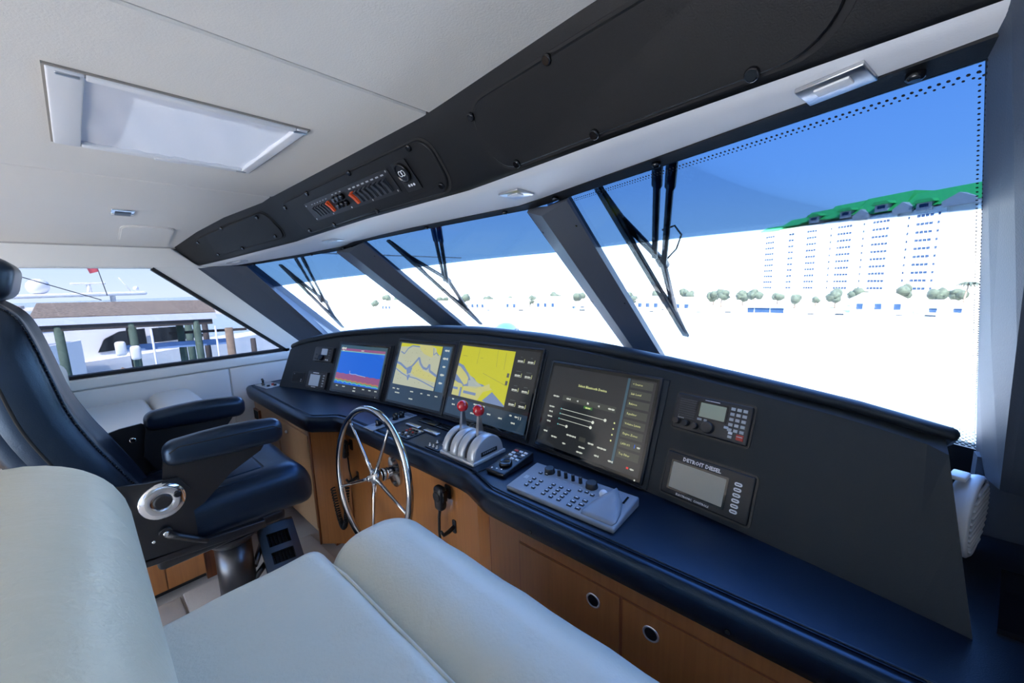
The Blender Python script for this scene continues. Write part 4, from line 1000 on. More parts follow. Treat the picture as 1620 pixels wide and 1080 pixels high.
# ---- hand microphones with coiled leads on the cabinet front
def coil(p, q, sag, r, turns, wr, n=10):
    """coiled lead hanging in a loop from p to q"""
    p, q = Vector(p), Vector(q); path = []; M = turns*n
    side = Vector((0, 1, 0))
    for i in range(M+1):
        t = i/M; c = p.lerp(q, t)+Vector((0, 0, -sag*math.sin(PI*t)))
        a = 2*PI*turns*t; tg = ((q-p)+Vector((0, 0, -sag*PI*math.cos(PI*t)))).normalized(); n1 = tg.cross(side).normalized()
        path.append(c+n1*r*math.cos(a)+side*r*math.sin(a))
    b = MB(); b.tube(path, wr, 5); return b
def mic(x, y, z, label, lead):
    t = thing('hand_microphone', label, 'microphone', (x, y, z)); F = (Vector((x, y, z)), Vector((1, 0, 0)), Vector((0, 0, 1)), Vector((0, -1, 0)))
    b = MB(); b.rbox(sub(F, 0, 0, .045), (.058, .105, .038), .017, k=4, warp=lambda n: (n.x*(1-.22*(-n.y/.05 if n.y < 0 else 0)), n.y, n.z)); put(b, 'case', 'black_plastic', t)
    b = MB(); b.lathe([(.022, 0), (.021, .004), (.017, .005)], sub(F, 0, .012, .062), 18); put(b, 'grille', 'black_matte', t)
    b = MB(); b.rbox(sub(F, .031, .015, .045), (.010, .045, .022), .004, k=2); put(b, 'talk_key', 'black_gloss', t)
    b = MB(); b.prism(rrect(.034, .06, .006, 3), sub(F, 0, .01, 0), -.004, .006); b.cyl(pt(F, 0, .02, 0), pt(F, 0, .02, .03), .009, .007, 12); put(b, 'hanger', 'black_matte', t)
    lead(t)
    return t
def lead1(t):
    b = MB(); b.tube([(-1.245, .905, -.915), (-1.25, .90, -.96), (-1.262, .905, -1.03), (-1.272, .915, -1.10), (-1.275, .92, -1.25)], .006, 8); put(b, 'lead', 'black_matte', t)
mic(-1.235, .945, -.868, 'black hand microphone hung on the wood between wheel and drawers', lead1)
def lead2(t):
    b = MB(); b.tube([(-2.075, .905, -.92), (-2.06, .90, -1.0), (-2.05, .905, -1.06), (-2.07, .895, -1.10)], .004, 6); put(b, 'lead', 'black_matte', t)
    b = coil((-2.185, .850, -1.13), (-2.075, .885, -1.10), .25, .011, 46, .0042, 8); put(b, 'coiled_lead', 'black_matte', t)
mic(-2.075, .935, -.880, 'black hand microphone with coiled lead beside the steering wheel', lead2)
def hook(x, y, z, label):
    t = thing('lead_hook', label, 'hook', (x, y, z))
    b = MB(); b.prism(rrect(.022, .06, .006, 3), (Vector((x, y, z)), Vector((1, 0, 0)), Vector((0, 0, 1)), Vector((0, -1, 0))), -.004, .006); put(b, 'back_plate', 'black_plastic', t)
    b = MB(); b.tube([(x, y, z), (x-.004, y-.03, z-.012), (x-.008, y-.055, z-.016), (x-.01, y-.065, z+.004)], [.010, .009, .008, .006], 10); put(b, 'arm', 'black_plastic', t)
hook(-1.205, .945, -1.005, 'black plastic hook below the microphone by the drawers')
hook(-2.03, .935, -1.045, 'black plastic hook below the microphone with coiled lead')
# ---- air vent and round speaker at the starboard end
v = thing('air_vent', 'black gloss air vent grille in the worktop at the starboard end', 'vent', (.40, 1.22, CT))
b = MB(); b.prism([(.245, 1.105), (.56, 1.105), (.60, 1.345), (.290, 1.345)], WORLD, CT-.002, CT+.012); put(b, 'frame', 'black_gloss', v)
b = MB(); b.prism([(.305, 1.130), (.535, 1.130), (.565, 1.320), (.340, 1.320)], WORLD, CT+.0115, CT+.013); put(b, 'recess', 'black_matte', v)
for i in range(9):
    y = 1.14+.021*i; b = MB(); b.rbox(fr((.44+.03*(i/8), y, CT+.016)), (.225, .009, .010), .003, k=2); put(b, 'louvre', 'dark_steel', v)
spk = thing('round_speaker', 'white round marine speaker with louvred grille behind the dashboard end', 'speaker', (.25, 1.40, -.60))
nx = Vector((.956, -.292, 0)).normalized(); FS = (Vector((.248, 1.395, -.600)), Vector((.292, .956, 0)).normalized(), Vector((0, 0, 1)), nx)
b = MB(); b.lathe([(.078, -.040), (.096, -.028), (.102, -.010), (.102, .0), (.094, .006), (.088, .002)], FS, 36, 0, True, False); put(b, 'housing', 'white_plastic', spk)
b = MB(); b.lathe([(.089, -.004), (.089, .0005)], FS, 30); put(b, 'back_disc', 'grey_plastic', spk)
for i in range(11):
    z = -.072+.0144*i; L = math.sqrt(max(0, .086**2-z*z)); b = MB(); b.rbox(sub(FS, 0, z, .005), (2*L, .0075, .008), .003, k=2); put(b, 'grille_bar', 'white_plastic', spk)
b = MB(); b.rbox(sub(FS, -.03, .104, -.03), (.05, .012, .03), .004, k=2); put(b, 'bracket', 'white_plastic', spk)
b = MB(); b.rbox(sub(FS, .095, .02, -.012), (.02, .03, .02), .004, k=2); put(b, 'clip', 'white_plastic', spk)
# ================================================================ PILOT CHAIR
HXc = -2.09
ch = thing('pilot_chair', 'black leather pilot chair with armrests on a single pedestal', 'chair', (HXc, .34, FLOOR+.015))
FYZ = lambda x: fr((x, 0, 0), (0, 1, 0), (0, 0, 1), (1, 0, 0))
prof = [(.115, -.80), (.085, -.72), (.057, -.652), (.018, -.56), (-.014, -.486), (-.054, -.365), (-.077, -.235), (-.098, -.12), (-.122, -.050), (-.165, -.002)]
hw_ = [.225, .240, .250, .258, .264, .268, .268, .258, .235, .180]
b = MB(); rows = []; seamL, seamR, rear = [], [], []
for i, ((y, z), hw) in enumerate(zip(prof, hw_)):
    a = Vector(prof[max(i-1, 0)]); c = Vector(prof[min(i+1, len(prof)-1)]); t = (c-a).normalized(); nb = Vector((-t.y, t.x))   # points aft/up
    if nb.x > 0: nb = -nb
    ring = []
    for (fx, d) in ((-1, .135), (-1.01, .09), (-1, .05), (-.95, .018), (-.82, .0), (-.7, -.003), (-.55, .010), (-.3, .020), (0, .022), (.3, .020), (.55, .010), (.7, -.003), (.82, .0), (.95, .018), (1, .05), (1.01, .09), (1, .135), (.7, .16), (0, .165), (-.7, .16)):
        ring.append(Vector((HXc+fx*hw, y+nb.x*d, z+nb.y*d)))
    rows.append(ring)
    seamR.append(Vector((HXc+.86*hw, y+nb.x*.002, z+nb.y*.002))); seamL.append(Vector((HXc-.86*hw, y+nb.x*.002, z+nb.y*.002)))
    rear.append(Vector((HXc+1.012*hw, y+nb.x*.10, z+nb.y*.10)))
def dens(L, m=4):
    """Catmull-Rom resample"""
    out = []
    for i in range(len(L)-1):
        p0, p1, p2, p3 = L[max(i-1, 0)], L[i], L[i+1], L[min(i+2, len(L)-1)]
        for j in range(m):
            t = j/m; out.append(.5*((2*p1)+(p2-p0)*t+(2*p0-5*p1+4*p2-p3)*t*t+(3*p1-p0-3*p2+p3)*t**3))
    out.append(L[-1]); return out
cols = [dens([r[k] for r in rows]) for k in range(len(rows[0]))]
rows = [[cols[k][i] for k in range(len(cols))] for i in range(len(cols[0]))]
end = rows[-1]; c = sum(end, Vector())/len(end)
rows += [[c+(p-c)*.86+Vector((0, -.008, .020)) for p in end], [c+(p-c)*.5+Vector((0, -.014, .030)) for p in end]]
b.loft(rows, 0, True, True); bk = put(b, 'backrest', 'chair_leather', ch)
for S in (dens(seamR), dens(seamL)):
    b = MB(); b.tube(S, .0035, 6); put(b, 'piping', 'chair_leather', bk)
S = dens(seamR, 10); b = MB()
for i in range(0, len(S)-1):
    p = S[i]+Vector((.009, .001, 0)); q = S[i]+Vector((.017, -.004, 0)); b.tube([p, q], .0011, 4)
    p = S[i]-Vector((.009, .001, 0)); q = S[i]-Vector((.015, -.001, 0)); b.tube([p, q], .0011, 4)
o = put(b, 'stitching', 'stitch', bk); o['kind'] = 'stuff'
b = MB(); b.tube(dens(rear), .004, 6); put(b, 'piping', 'black_matte', bk)
b = MB(); rows = []
for (y, z, w) in ((.0, -.80, .24), (-.06, -.62, .25), (-.13, -.42, .255), (-.17, -.24, .25), (-.21, -.08, .22)):
    rows.append([Vector((HXc-w, y-.02, z)), Vector((HXc+w, y-.02, z)), Vector((HXc+w*.99, y-.085, z+.02)), Vector((HXc+w*.8, y-.115, z+.02)), Vector((HXc-w*.8, y-.115, z+.02)), Vector((HXc-w*.99, y-.085, z+.02))])
cols = [dens([r[k] for r in rows]) for k in range(6)]; rows = [[cols[k][i] for k in range(6)] for i in range(len(cols[0]))]
b.loft(rows, 0, True, True); put(b, 'back_shell', 'chair_leather', ch)
b = MB(); b.rbox(fr((HXc, -.165, .062), (1, 0, 0), (0, .97, -.24), (0, .24, .97)), (.34, .105, .135), .045, k=5); hr = put(b, 'headrest', 'chair_leather', ch)
for x in (-.07, .07):
    b = MB(); b.cyl((HXc+x, -.19, -.06), (HXc+x, -.185, .02), .007, .007, 8); put(b, 'headrest_post', 'chrome', hr)
# seat cushion with raised bolsters
def seatwarp(n):
    x, y, z = n
    if z > 0: z += .018*(abs(x)/.25)**2-.030*max(0, y-.12)/.2*0
    if y > .18: z -= .42*(y-.18)**2/.12*1.0
    return (x, y, z)
b = MB(); b.rbox(fr((HXc, .355, -.890)), (.505, .585, .205), .085, k=5, inner=5, warp=seatwarp); st = put(b, 'seat', 'chair_leather', ch)
b = MB(); b.rbox(fr((HXc, .275, -.792), (1, 0, 0), (0, 1, 0)), (.30, .38, .03), .010, k=3); put(b, 'seat_insert', 'chair_leather', st)
for s in (-1, 1):
    b = MB(); b.tube([(HXc+s*.205, .08, -.782), (HXc+s*.207, .30, -.782), (HXc+s*.205, .48, -.790), (HXc+s*.19, .57, -.815)], .0035, 6); put(b, 'piping', 'chair_leather', st)
b = MB(); b.tube([(HXc-.15, .468, -.776), (HXc+.15, .468, -.776)], .003, 6); put(b, 'piping', 'key_dark', st)
b = MB(); b.rbox(fr((HXc, .30, -1.010)), (.40, .44, .06), .02, k=3); put(b, 'seat_pan', 'black_plastic', ch)
# side plates, slide rails
near = [(-.14, -.62), (-.03, -.625), (.09, -.655), (.17, -.665), (.198, -.72), (.200, -.945), (.02, -.935), (-.06, -.88), (-.15, -.76)]
farp = [(-.05, -.60), (.06, -.575), (.13, -.57), (.19, -.62), (.20, -.80), (.02, -.84), (-.08, -.74)]
for s, poly in ((1, near), (-1, farp)):
    x = HXc+s*.272; b = MB(); b.prism(poly, FYZ(x), -.005, .005); sp_ = put(b, 'side_plate', 'black_plastic', ch)
    b = MB(); b.rbox(fr((HXc+s*.262, .19, -.955), (1, 0, 0), (0, 1, -.10)), (.03, .46, .036), .006, k=2); put(b, 'slide_rail', 'black_plastic', ch)
    # arm support and pad
    b = MB(); b.prism([(.14, -.585), (.47, -.618), (.44, -.66), (.33, -.715), (.235, -.80), (.17, -.83), (.12, -.72)], FYZ(HXc+s*.255), -.006, .006); put(b, 'arm_support', 'black_plastic', ch)
    b = MB(); F = fr((HXc+s*.272, .330, -.578), (1, 0, 0), Vector((0, 1, -.045)).normalized(), Vector((0, .045, 1)).normalized())
    b.rbox(F, (.088, .385, .098), .036, k=5, inner=3, warp=lambda n: (n.x, n.y, n.z*(1-.14*max(0, -n.y/.19))+(.012*(1-(n.y/.19)**2) if n.z > 0 else 0))); ar = put(b, 'armrest', 'chair_leather', ch)
    b = MB(); b.tube([pt(F, s*.0435, y, .030-.6*max(0, abs(y)-.15)) for y in (-.178, -.15, -.05, .05, .15, .178)], .0022, 6); put(b, 'piping', 'black_matte', ar)
    b = MB(); b.lathe([(.013, 0), (.013, .005), (.008, .009)], (Vector((HXc-s*-.0+(-.265 if s < 0 else .279), .095 if s < 0 else .12, -.635 if s < 0 else -.70)), Vector((0, 1, 0)), Vector((0, 0, 1)), Vector((1, 0, 0))), 14); put(b, 'bolt', 'chrome', sp_)
# round recline control and lever on the near side
xo = HXc+.277; FD = (Vector((xo, .118, -.730)), Vector((0, 1, 0)), Vector((0, 0, 1)), Vector((1, 0, 0)))
b = MB(); b.lathe([(.066, 0), (.0665, .010), (.062, .016), (.030, .019), (.026, .015)], FD, 36, 0, True, True); kd = put(b, 'recline_dial', 'chrome', ch)
b = MB(); b.lathe([(.0255, .013), (.0255, .019), (.020, .021)], FD, 24); put(b, 'dial_boss', 'black_plastic', kd)
b = MB(); b.lathe([(.012, .013), (.012, .021), (.008, .022)], sub(FD, .042, .012, 0), 16); put(b, 'dial_button', 'black_gloss', kd)
FV = (Vector((xo, .112, -.848)), Vector((0, 1, 0)), Vector((0, 0, 1)), Vector((1, 0, 0)))
b = MB(); b.lathe([(.019, 0), (.019, .022)], FV, 18); lv = put(b, 'lever_boss', 'black_plastic', ch)
b = MB(); b.tube([pt(FV, .0, -.005, .012), pt(FV, .035, -.034, .016), pt(FV, .075, -.064, .018), pt(FV, .110, -.090, .018)], [.014, .012, .011, .009], 12); put(b, 'lever', 'black_plastic', lv)
b = MB(); b.lathe([(.009, .022), (.009, .026), (.006, .028)], FV, 12); put(b, 'lever_screw', 'chrome', lv)
for (y, z) in ((.078, -.872), (.025, -.965)):
    b = MB(); b.lathe([(.006, -.004), (.006, .003), (.004, .005)], (Vector((xo, y, z)), Vector((0, 1, 0)), Vector((0, 0, 1)), Vector((1, 0, 0))), 10); put(b, 'bolt', 'chrome', ch)
b = MB(); b.tube([(xo-.01, -.06, -.80), (xo+.02, .01, -.825)], .010, 10); put(b, 'slide_handle', 'chrome', ch)
# pedestal and foot rest
b = MB(); b.lathe([(.150, -1.065), (.150, -1.075), (.095, -1.115), (.080, -1.135)], fr((HXc, .345, 0)), 28); put(b, 'pedestal_head', 'black_plastic', ch)
b = MB(); b.lathe([(.072, -1.135), (.072, -1.46)], fr((HXc, .345, 0)), 32); put(b, 'pedestal', 'dark_steel', ch)
b = MB(); b.lathe([(.165, FLOOR+.016), (.165, FLOOR+.026), (.10, FLOOR+.045), (.094, FLOOR+.10), (.088, FLOOR+.115), (.074, FLOOR+.117)], fr((HXc, .345, 0)), 32); put(b, 'pedestal_base', 'chrome', ch)
b = MB(); b.cyl((HXc+.055, .415, -1.415), (HXc+.085, .45, -1.415), .024, .020, 14); put(b, 'lock_knob', 'black_gloss', ch)
TL, TR, BR, BL = Vector((-2.2, .463, -1.198)), Vector((-2.2, .63, -1.219)), Vector((-2.0, .640, -1.350)), Vector((-2.0, .475, -1.352))
u = (TR-TL).normalized(); dv = (BL-TL); v = (dv-u*dv.dot(u)).normalized(); w = u.cross(v); w = w if w.z > 0 else -w
FF = (TL, u, v, w); W_, L_ = (TR-TL).length, dv.length+.02
fo = bpy.data.objects.new('footrest', None); COL.objects.link(fo); fo.parent = ch
b = MB(); t_ = .034
for (a0, a1, b0, b1) in ((0, t_, 0, L_), (W_-t_, W_, 0, L_), (t_, W_-t_, 0, .045), (t_, W_-t_, .115, .145), (t_, W_-t_, .205, L_)): b.box(FF, a0, a1, b0, b1, -.006, .006)
b.tube([pt(FF, W_*i/6, -.004, -.012) for i in range(7)], .016, 12)
put(b, 'footrest_plate', 'footplate', fo)
b = MB(); b.box(FF, .01, W_-.01, .03, L_-.02, -.030, -.022)
for i in range(9): b.box(FF, .02+.0165*i, .026+.0165*i, .035, L_-.03, -.022, -.014)
put(b, 'footrest_tread', 'black_matte', fo)
b = MB(); b.tube([pt(FF, .02, .06, -.03), Vector((HXc+.02, .41, -1.30))], .014, 10); b.tube([pt(FF, .02, .16, -.03), Vector((HXc+.03, .40, -1.36))], .014, 10); put(b, 'footrest_bracket', 'dark_steel', fo)
# ================================================================ CREAM BENCH in the foreground
be = thing('helm_bench', 'cream leather helm bench with high back and rolled front bolster', 'bench', (-.38, .2, FLOOR))
def wr(n): return (n.x+.0, n.y, n.z+.0028*math.sin(n.x*21+n.y*9)*math.sin(n.y*16))
b = MB(); b.rbox(fr((-.36, -.150, -.545)), (1.60, .325, .53), .135, k=7, inner=6, warp=lambda n: (n.x, n.y+(.012*(1-(n.z/.25)**2) if n.y > 0 else 0), n.z)); put(b, 'backrest', 'cream_leather', be)
b = MB(); b.rbox(fr((-.355, .165, -.785)), (1.46, .41, .175), .045, k=5, inner=14, warp=lambda n: (n.x, n.y, n.z+(.010*(1-(n.x/.73)**2)+.0030*math.sin(n.x*23+n.y*17)*math.sin(n.y*14+1) if n.z > 0 else 0))); put(b, 'seat', 'cream_leather', be)
b = MB(); b.rbox(fr((-.355, .497, -.815)), (1.47, .295, .275), .125, k=8, inner=16, warp=lambda n: (n.x, n.y, n.z+(.0025*math.sin(n.x*31+n.y*6) if n.z > .05 else 0))); put(b, 'front_bolster', 'cream_leather', be)
b = MB(); b.tube([(-1.03, .358, -.722), (-.9, .358, -.702), (-.36, .358, -.698), (.3, .358, -.70)], .004, 6); put(b, 'piping', 'cream_leather', be)
b = MB(); b.rbox(fr((-.34, .17, -1.20)), (1.36, .66, .66), .02, k=2); put(b, 'base', 'white_leather', be)
# ================================================================ PORT SETTEE
se = thing('settee', 'low white settee with wooden base along the port wall', 'settee', (-2.95, .1, FLOOR))
b = MB(); b.box(WORLD, -3.43, -2.495, -.46, .285, FLOOR+.055, -.82); put(b, 'base', 'wood', se)
b = MB(); b.box(WORLD, -2.495, -2.487, -.42, .125, FLOOR+.06, -.84); put(b, 'base_panel', 'wood', se)
b = MB(); b.box(WORLD, -2.495, -2.487, .130, .280, FLOOR+.06, -.84); put(b, 'base_panel', 'wood', se)
b = MB(); b.box(WORLD, -3.43, -2.56, -.46, .29, FLOOR, FLOOR+.055); put(b, 'toe_kick', 'black_matte', se)
b = MB(); b.box(WORLD, -3.43, -2.52, .287, .46, FLOOR, -.82); put(b, 'end_panel', 'wood_dark', se)
b = MB(); b.rbox(fr((-2.955, -.03, -.74)), (.94, .52, .16), .045, k=5, inner=4, warp=lambda n: (n.x, n.y, n.z+(.012*(1-(n.x/.47)**2) if n.z > 0 else 0))); put(b, 'seat_cushion', 'white_leather', se)
b = MB(); b.rbox(fr((-2.96, .349, -.725)), (.93, .225, .18), .06, k=5, inner=4, warp=lambda n: (n.x, n.y, n.z+(.010*(1-(n.x/.47)**2) if n.z > 0 else 0))); put(b, 'end_cushion', 'white_leather', se)
b = MB(); b.rbox(fr((-3.10, -.150, -.515)), (.62, .15, .31), .07, k=5); put(b, 'back_cushion', 'white_leather', se)
b = MB(); b.rbox(fr((-2.95, -.86, -1.06), (1, 0, 0), (0, 1, 0)), (.90, .78, .93), .012, k=2); lk = tag(b.build('side_locker', 'wood_pale'), 'pale wood locker behind the pilot chair along the port wall', 'locker')
# ================================================================ OUTSIDE
mat('water_far', (.30, .40, .45), .16, bump=.6, bscale=1.2)
mat('hull_white', (.80, .81, .82), .25)
mat('tinted', (.015, .018, .022), .08)
mat('shingle', (.185, .155, .125), .85, var=.45, vscale=3, vstretch=(3, 3, 9))
mat('fascia_white', (.62, .66, .78), .6)
mat('timber_green', (.06, .10, .08), .8, var=.3, vscale=6)
mat('timber', (.20, .15, .11), .8, var=.3, vscale=6)
mat('dark_timber', (.05, .045, .045), .8)
mat('concrete', (.78, .76, .72), .8)
mat('roof_green', (.05, .42, .09), .5, var=.1)
mat('dormer_grey', (.42, .37, .36), .7)
mat('window_blue', (.020, .045, .10), .6, spec=.1)
mat('foliage', (.050, .065, .045), .8, var=.4, vscale=2)
mat('canvas_blue', (.16, .28, .52), .7)
mat('flag_red', (.6, .10, .12), .7)
mat('shore_ground', (.62, .58, .50), .9)
mat('deck_white', (.80, .80, .80), .5)
# ---- water
b = MB(); b.box(WORLD, -900, 700, -500, 900, WATER-.3, WATER)
wt = b.build('water', 'water_far'); wt['kind'] = 'structure'
# ---- wipers outside the panes
def wiper(label, arms, blade, pivot, N, hose=False):
    t = thing('windscreen_wiper', label, 'wiper', pivot); o = N*.008
    for (p, q) in arms:
        p, q = Vector(p)+o, Vector(q)+o; d = (q-p).normalized(); p = p-d*.06
        b = MB(); w = .0105; s_ = d.cross(N).normalized()
        b.loft([[c+s_*w*k, c+s_*w*k+N*.008, c-s_*w*k+N*.008, c-s_*w*k] for c, k in ((p, 1.2), (p.lerp(q, .3), 1.2), (p.lerp(q, .31), .8), (q, .8))], 0, True, True, smooth=False); put(b, 'arm', 'black_plastic', t)
    p, q = Vector(blade[0])+o, Vector(blade[1])+o; d = (q-p).normalized(); s_ = d.cross(N).normalized()
    b = MB(); b.loft([[c+s_*w, c+s_*w+N*.010, c-s_*w+N*.010, c-s_*w] for c, w in ((p, .013), (p.lerp(q, .5), .014), (q, .013))], 0, True, True, smooth=False); put(b, 'blade', 'black_matte', t)
    b = MB(); c0 = Vector(pivot)+o
    for a, e in ((.02, .34), (.62, .96)):
        m0, m1 = p.lerp(q, a), p.lerp(q, e)
        mm = (m0+m1)/2+N*.022; b.tube([m0+N*.008, mm, m1+N*.008], .010, 6)
    b.tube([p.lerp(q, .18)+N*.02, c0+N*.022, p.lerp(q, .8)+N*.02], .012, 6); put(b, 'yoke', 'black_plastic', t)
    b = MB(); b.rbox((c0+N*.02, s_, d, N), (.035, .045, .02), .005, k=2); put(b, 'joint', 'dark_steel', t)
    if hose:
        b = MB(); u = Vector((1, 0, 0)); b.tube([c0+N*.02+Vector((.005, 0, 0)), c0+N*.03+Vector((.05, -.03, .03)), c0+N*.035+Vector((.075, -.07, .065)), c0+N*.035+Vector((.065, -.10, .09)), c0+N*.03+Vector((.03, -.10, .085))], .003, 6); put(b, 'washer_hose', 'black_matte', t)
wiper('wiper on the starboard windscreen pane with looped washer hose', [((-.388, .958, .263), (-.516, 1.272, .057)), ((-.351, .95, .259), (-.492, 1.291, .036))], ((-.595, 1.041, .257), (-.54, 1.683, -.252)), (-.509, 1.304, .031), N3, True)
wiper('wiper on the middle windscreen pane', [((-1.501, 1.141, .256), (-1.833, 1.457, .013)), ((-1.457, 1.14, .257), (-1.824, 1.472, .001))], ((-1.933, 1.166, .237), (-1.948, 1.846, -.286)), (-1.828, 1.463, .009), N2)
wiper('wiper on the port windscreen pane', [((-2.864, 1.017, .222), (-3.242, 1.324, -.118)), ((-2.805, 1.042, .218), (-3.218, 1.347, -.129))], ((-3.099, 1.005, .167), (-3.441, 1.569, -.36)), (-3.227, 1.337, -.123), N1)
# ---- foredeck and chrome searchlight ahead of the windscreen
b = MB(); rows = []
for (y, hw, z) in ((1.9, 2.3, -.72), (3.0, 2.2, -.95), (5.0, 1.9, -1.3), (8.0, 1.1, -1.7), (10.0, .15, -1.8)):
    rows.append([Vector((-1.5-hw, y, z-.05)), Vector((-1.5-hw*.5, y, z+.02)), Vector((-1.5, y, z+.05)), Vector((-1.5+hw*.5, y, z+.02)), Vector((-1.5+hw, y, z-.05)), Vector((-1.5+hw, y, z-1.5)), Vector((-1.5-hw, y, z-1.5))])
b.loft(rows, 0, True, True); fd = b.build('foredeck', 'deck_white'); fd['kind'] = 'structure'
sl = thing('searchlight', 'chrome dome searchlight on the foredeck peeping above the dashboard', 'searchlight', (-1.99, 2.05, -.72))
b = MB(); b.lathe([(.09, -.72), (.06, -.66), (.045, -.45), (.05, -.40)], fr((-1.945, 2.1, 0)), 20); put(b, 'stem', 'chrome', sl)
b = MB(); b.sphere((-1.945, 2.1, -.375), .105, 24, sc=(1, 1, .85)); put(b, 'dome', 'chrome', sl)
b = MB(); b.cyl((-1.85, 2.1, -.34), (-1.825, 2.1, -.34), .012, .012, 10); put(b, 'knob', 'dark_steel', sl)
# ---- far shore
b = MB(); b.add([(-420, -40, WATER+.5), (-120, 42, WATER+.5), (-70, 66, WATER+.5), (-35, 76, WATER+.5), (40, 83, WATER+.5), (260, 95, WATER+.5), (300, 400, WATER+1.5), (-420, 400, WATER+1.5)], [range(8)])
k = [(-420, -40), (-120, 42), (-70, 66), (-35, 76), (40, 83), (260, 95)]
for i in range(5): b.add([(*k[i], WATER+.5), (*k[i+1], WATER+.5), (*k[i+1], WATER-.3), (*k[i], WATER-.3)], [(0, 1, 2, 3)])
sh = b.build('shore', 'shore_ground'); sh['kind'] = 'structure'
# ---- apartment block with green roof
R0, L0 = Vector((17.5, 134, 0)), Vector((-22, 163, 0)); du = (L0-R0).normalized(); dw = Vector((-du.y, du.x, 0)); dw = dw if dw.y < 0 else -dw
FB = (R0, du, Vector((0, 0, 1)), dw)
bl = thing('apartment_block', 'tall white apartment block with green roof and dormers across the water', 'building', (0, 146, WATER+1))
b = MB(); b.box(FB, 0, 57, WATER+.5, 15.0, -14, 0); put(b, 'wall', 'concrete', bl)
for (s0, s1) in ((4.8, 11.4), (14.6, 21.4), (24.0, 30.4), (34.4, 39.8), (49.5, 55)):
    b = MB(); b.box(FB, s0, s1, WATER+.5, 14.6, 0, .9); put(b, 'bay', 'concrete', bl)
GR = ((7.0, 10.4), (5.7, 6.3), (16.1, 20.1), (25.3, 29.3), (35.5, 38.8), (50.6, 54.2), (12.3, 12.8), (22.6, 23.1), (31.6, 32.1), (44.0, 46.0))
for gi, (s0, s1) in enumerate(GR):
    for r in range(10):
        z = 12.6-1.93*r; off = .9 if gi < 6 else 0
        b = MB(); n = max(1, round((s1-s0)/.85)); wv_ = (s1-s0)/n
        for i in range(n): b.box(FB, s0+wv_*i+.07, s0+wv_*(i+1)-.07, z, z+.62, off-.05, off+.04)
        put(b, 'window_row', 'window_blue', bl)
for (s0, s1, zr, ze) in ((-.6, 13.6, 18.9, 15.0), (13.4, 24.8, 19.9, 15.3), (24.6, 33.7, 19.7, 15.8), (33.5, 41.2, 19.1, 16.0), (41, 48, 17.9, 15.6), (47.8, 57.4, 16.6, 15.0)):
    b = MB(); P = [(s0, ze, 1.4), (s1, ze, 1.4), (s1, ze, -14.6), (s0, ze, -14.6), (s0+.3, zr, -2.6), (s1-.3, zr, -2.6), (s1-.3, zr, -10), (s0+.3, zr, -10)]
    b.add([pt(FB, *p) for p in P], [(3, 2, 1, 0), (4, 5, 6, 7), (0, 1, 5, 4), (1, 2, 6, 5), (2, 3, 7, 6), (3, 0, 4, 7)]); put(b, 'roof', 'roof_green', bl)
for (s, z) in ((8.9, 15.2), (18.1, 16.5), (27.1, 16.4), (36.4, 16.4)):
    b = MB(); b.box(FB, s-1.5, s+1.5, z-1.1, z+.75, -3, 1.5); dm = put(b, 'dormer', 'dormer_grey', bl)
    b = MB(); b.box(FB, s-.9, s+.9, z-.35, z+.4, 1.45, 1.56); put(b, 'dormer_window', 'window_blue', dm)
    b = MB(); b.prism([(s-2.3, z+.7), (s+2.3, z+.7), (s+1.5, z+1.5), (s-1.5, z+1.5)], FB, -3, 2.0); put(b, 'dormer_roof', 'roof_green', dm)
for (s0, s1) in ((-.4, 5.5), (11.2, 15.4), (21, 25)):
    b = MB(); b.prism([(s0, 14.2), (s1, 14.2), (s1, 15.4), ((s0+s1)/2, 16.9), (s0, 15.4)], FB, -1, 1.6); put(b, 'gable', 'dormer_grey', bl)
# ---- low waterfront buildings, trees and boats on the far shore
def shore_y(x): return interp(x, [-420, -120, -70, -35, 40, 260], [-40, 42, 66, 76, 83, 95])
def house(x, w, h, rf, label, mw='concrete', mr='shingle', dy=4, d=6):
    y = shore_y(x)+dy; t = thing('waterfront_house', label, 'building', (x, y, WATER+.5), 'waterfront buildings on the far shore')
    z0 = WATER+.4; F = fr((x, y, z0))
    b = MB(); b.box(F, -w/2, w/2, 0, d, 0, h); put(b, 'wall', mw, t)
    b = MB(); b.prism([(-w/2-.3, h), (w/2+.3, h), (w/2*.6, h+rf), (-w/2*.6, h+rf)], (F[0], F[1], Vector((0, 0, 1)), Vector((0, 1, 0))), -.4, d+.4); put(b, 'roof', mr, t)
    n = max(2, int(w/1.6))
    for i in range(n):
        a = -w/2+w*(i+.5)/n; b = MB(); b.box(F, a-.4, a+.4, -.05, .05, h*.35, h*.75); put(b, 'window', 'window_blue', t)
random.seed(11)
for i, x in enumerate((-96, -84, -72, -63, -55, -47, -40, -33, -27, 2, 9, 20, 27)):
    house(x, random.uniform(4, 6.4), random.uniform(1.2, 2.2), random.uniform(.5, 1.1), 'low pale waterfront house among trees on the far shore', dy=random.uniform(2, 3.5), d=4.5)
t = thing('boat_shed', 'long low shed with blue glass front at the water edge', 'building', (-12, 79, WATER+.4), None)
F = fr((-12, 79.2, WATER+.2)); b = MB(); b.box(F, -3.2, 2.6, 0, 3, 0, 1.4); put(b, 'wall', 'deck_white', t)
for (a0, a1) in ((-2.9, -1.9), (-1.8, .4), (.5, 2.4)):
    b = MB(); b.box(F, a0, a1, -.06, .05, .15, 1.15); put(b, 'pane', 'window_blue', t)
b = MB(); b.box(F, -3.4, 2.8, -.4, 3.2, 1.4, 1.6); put(b, 'roof', 'deck_white', t)
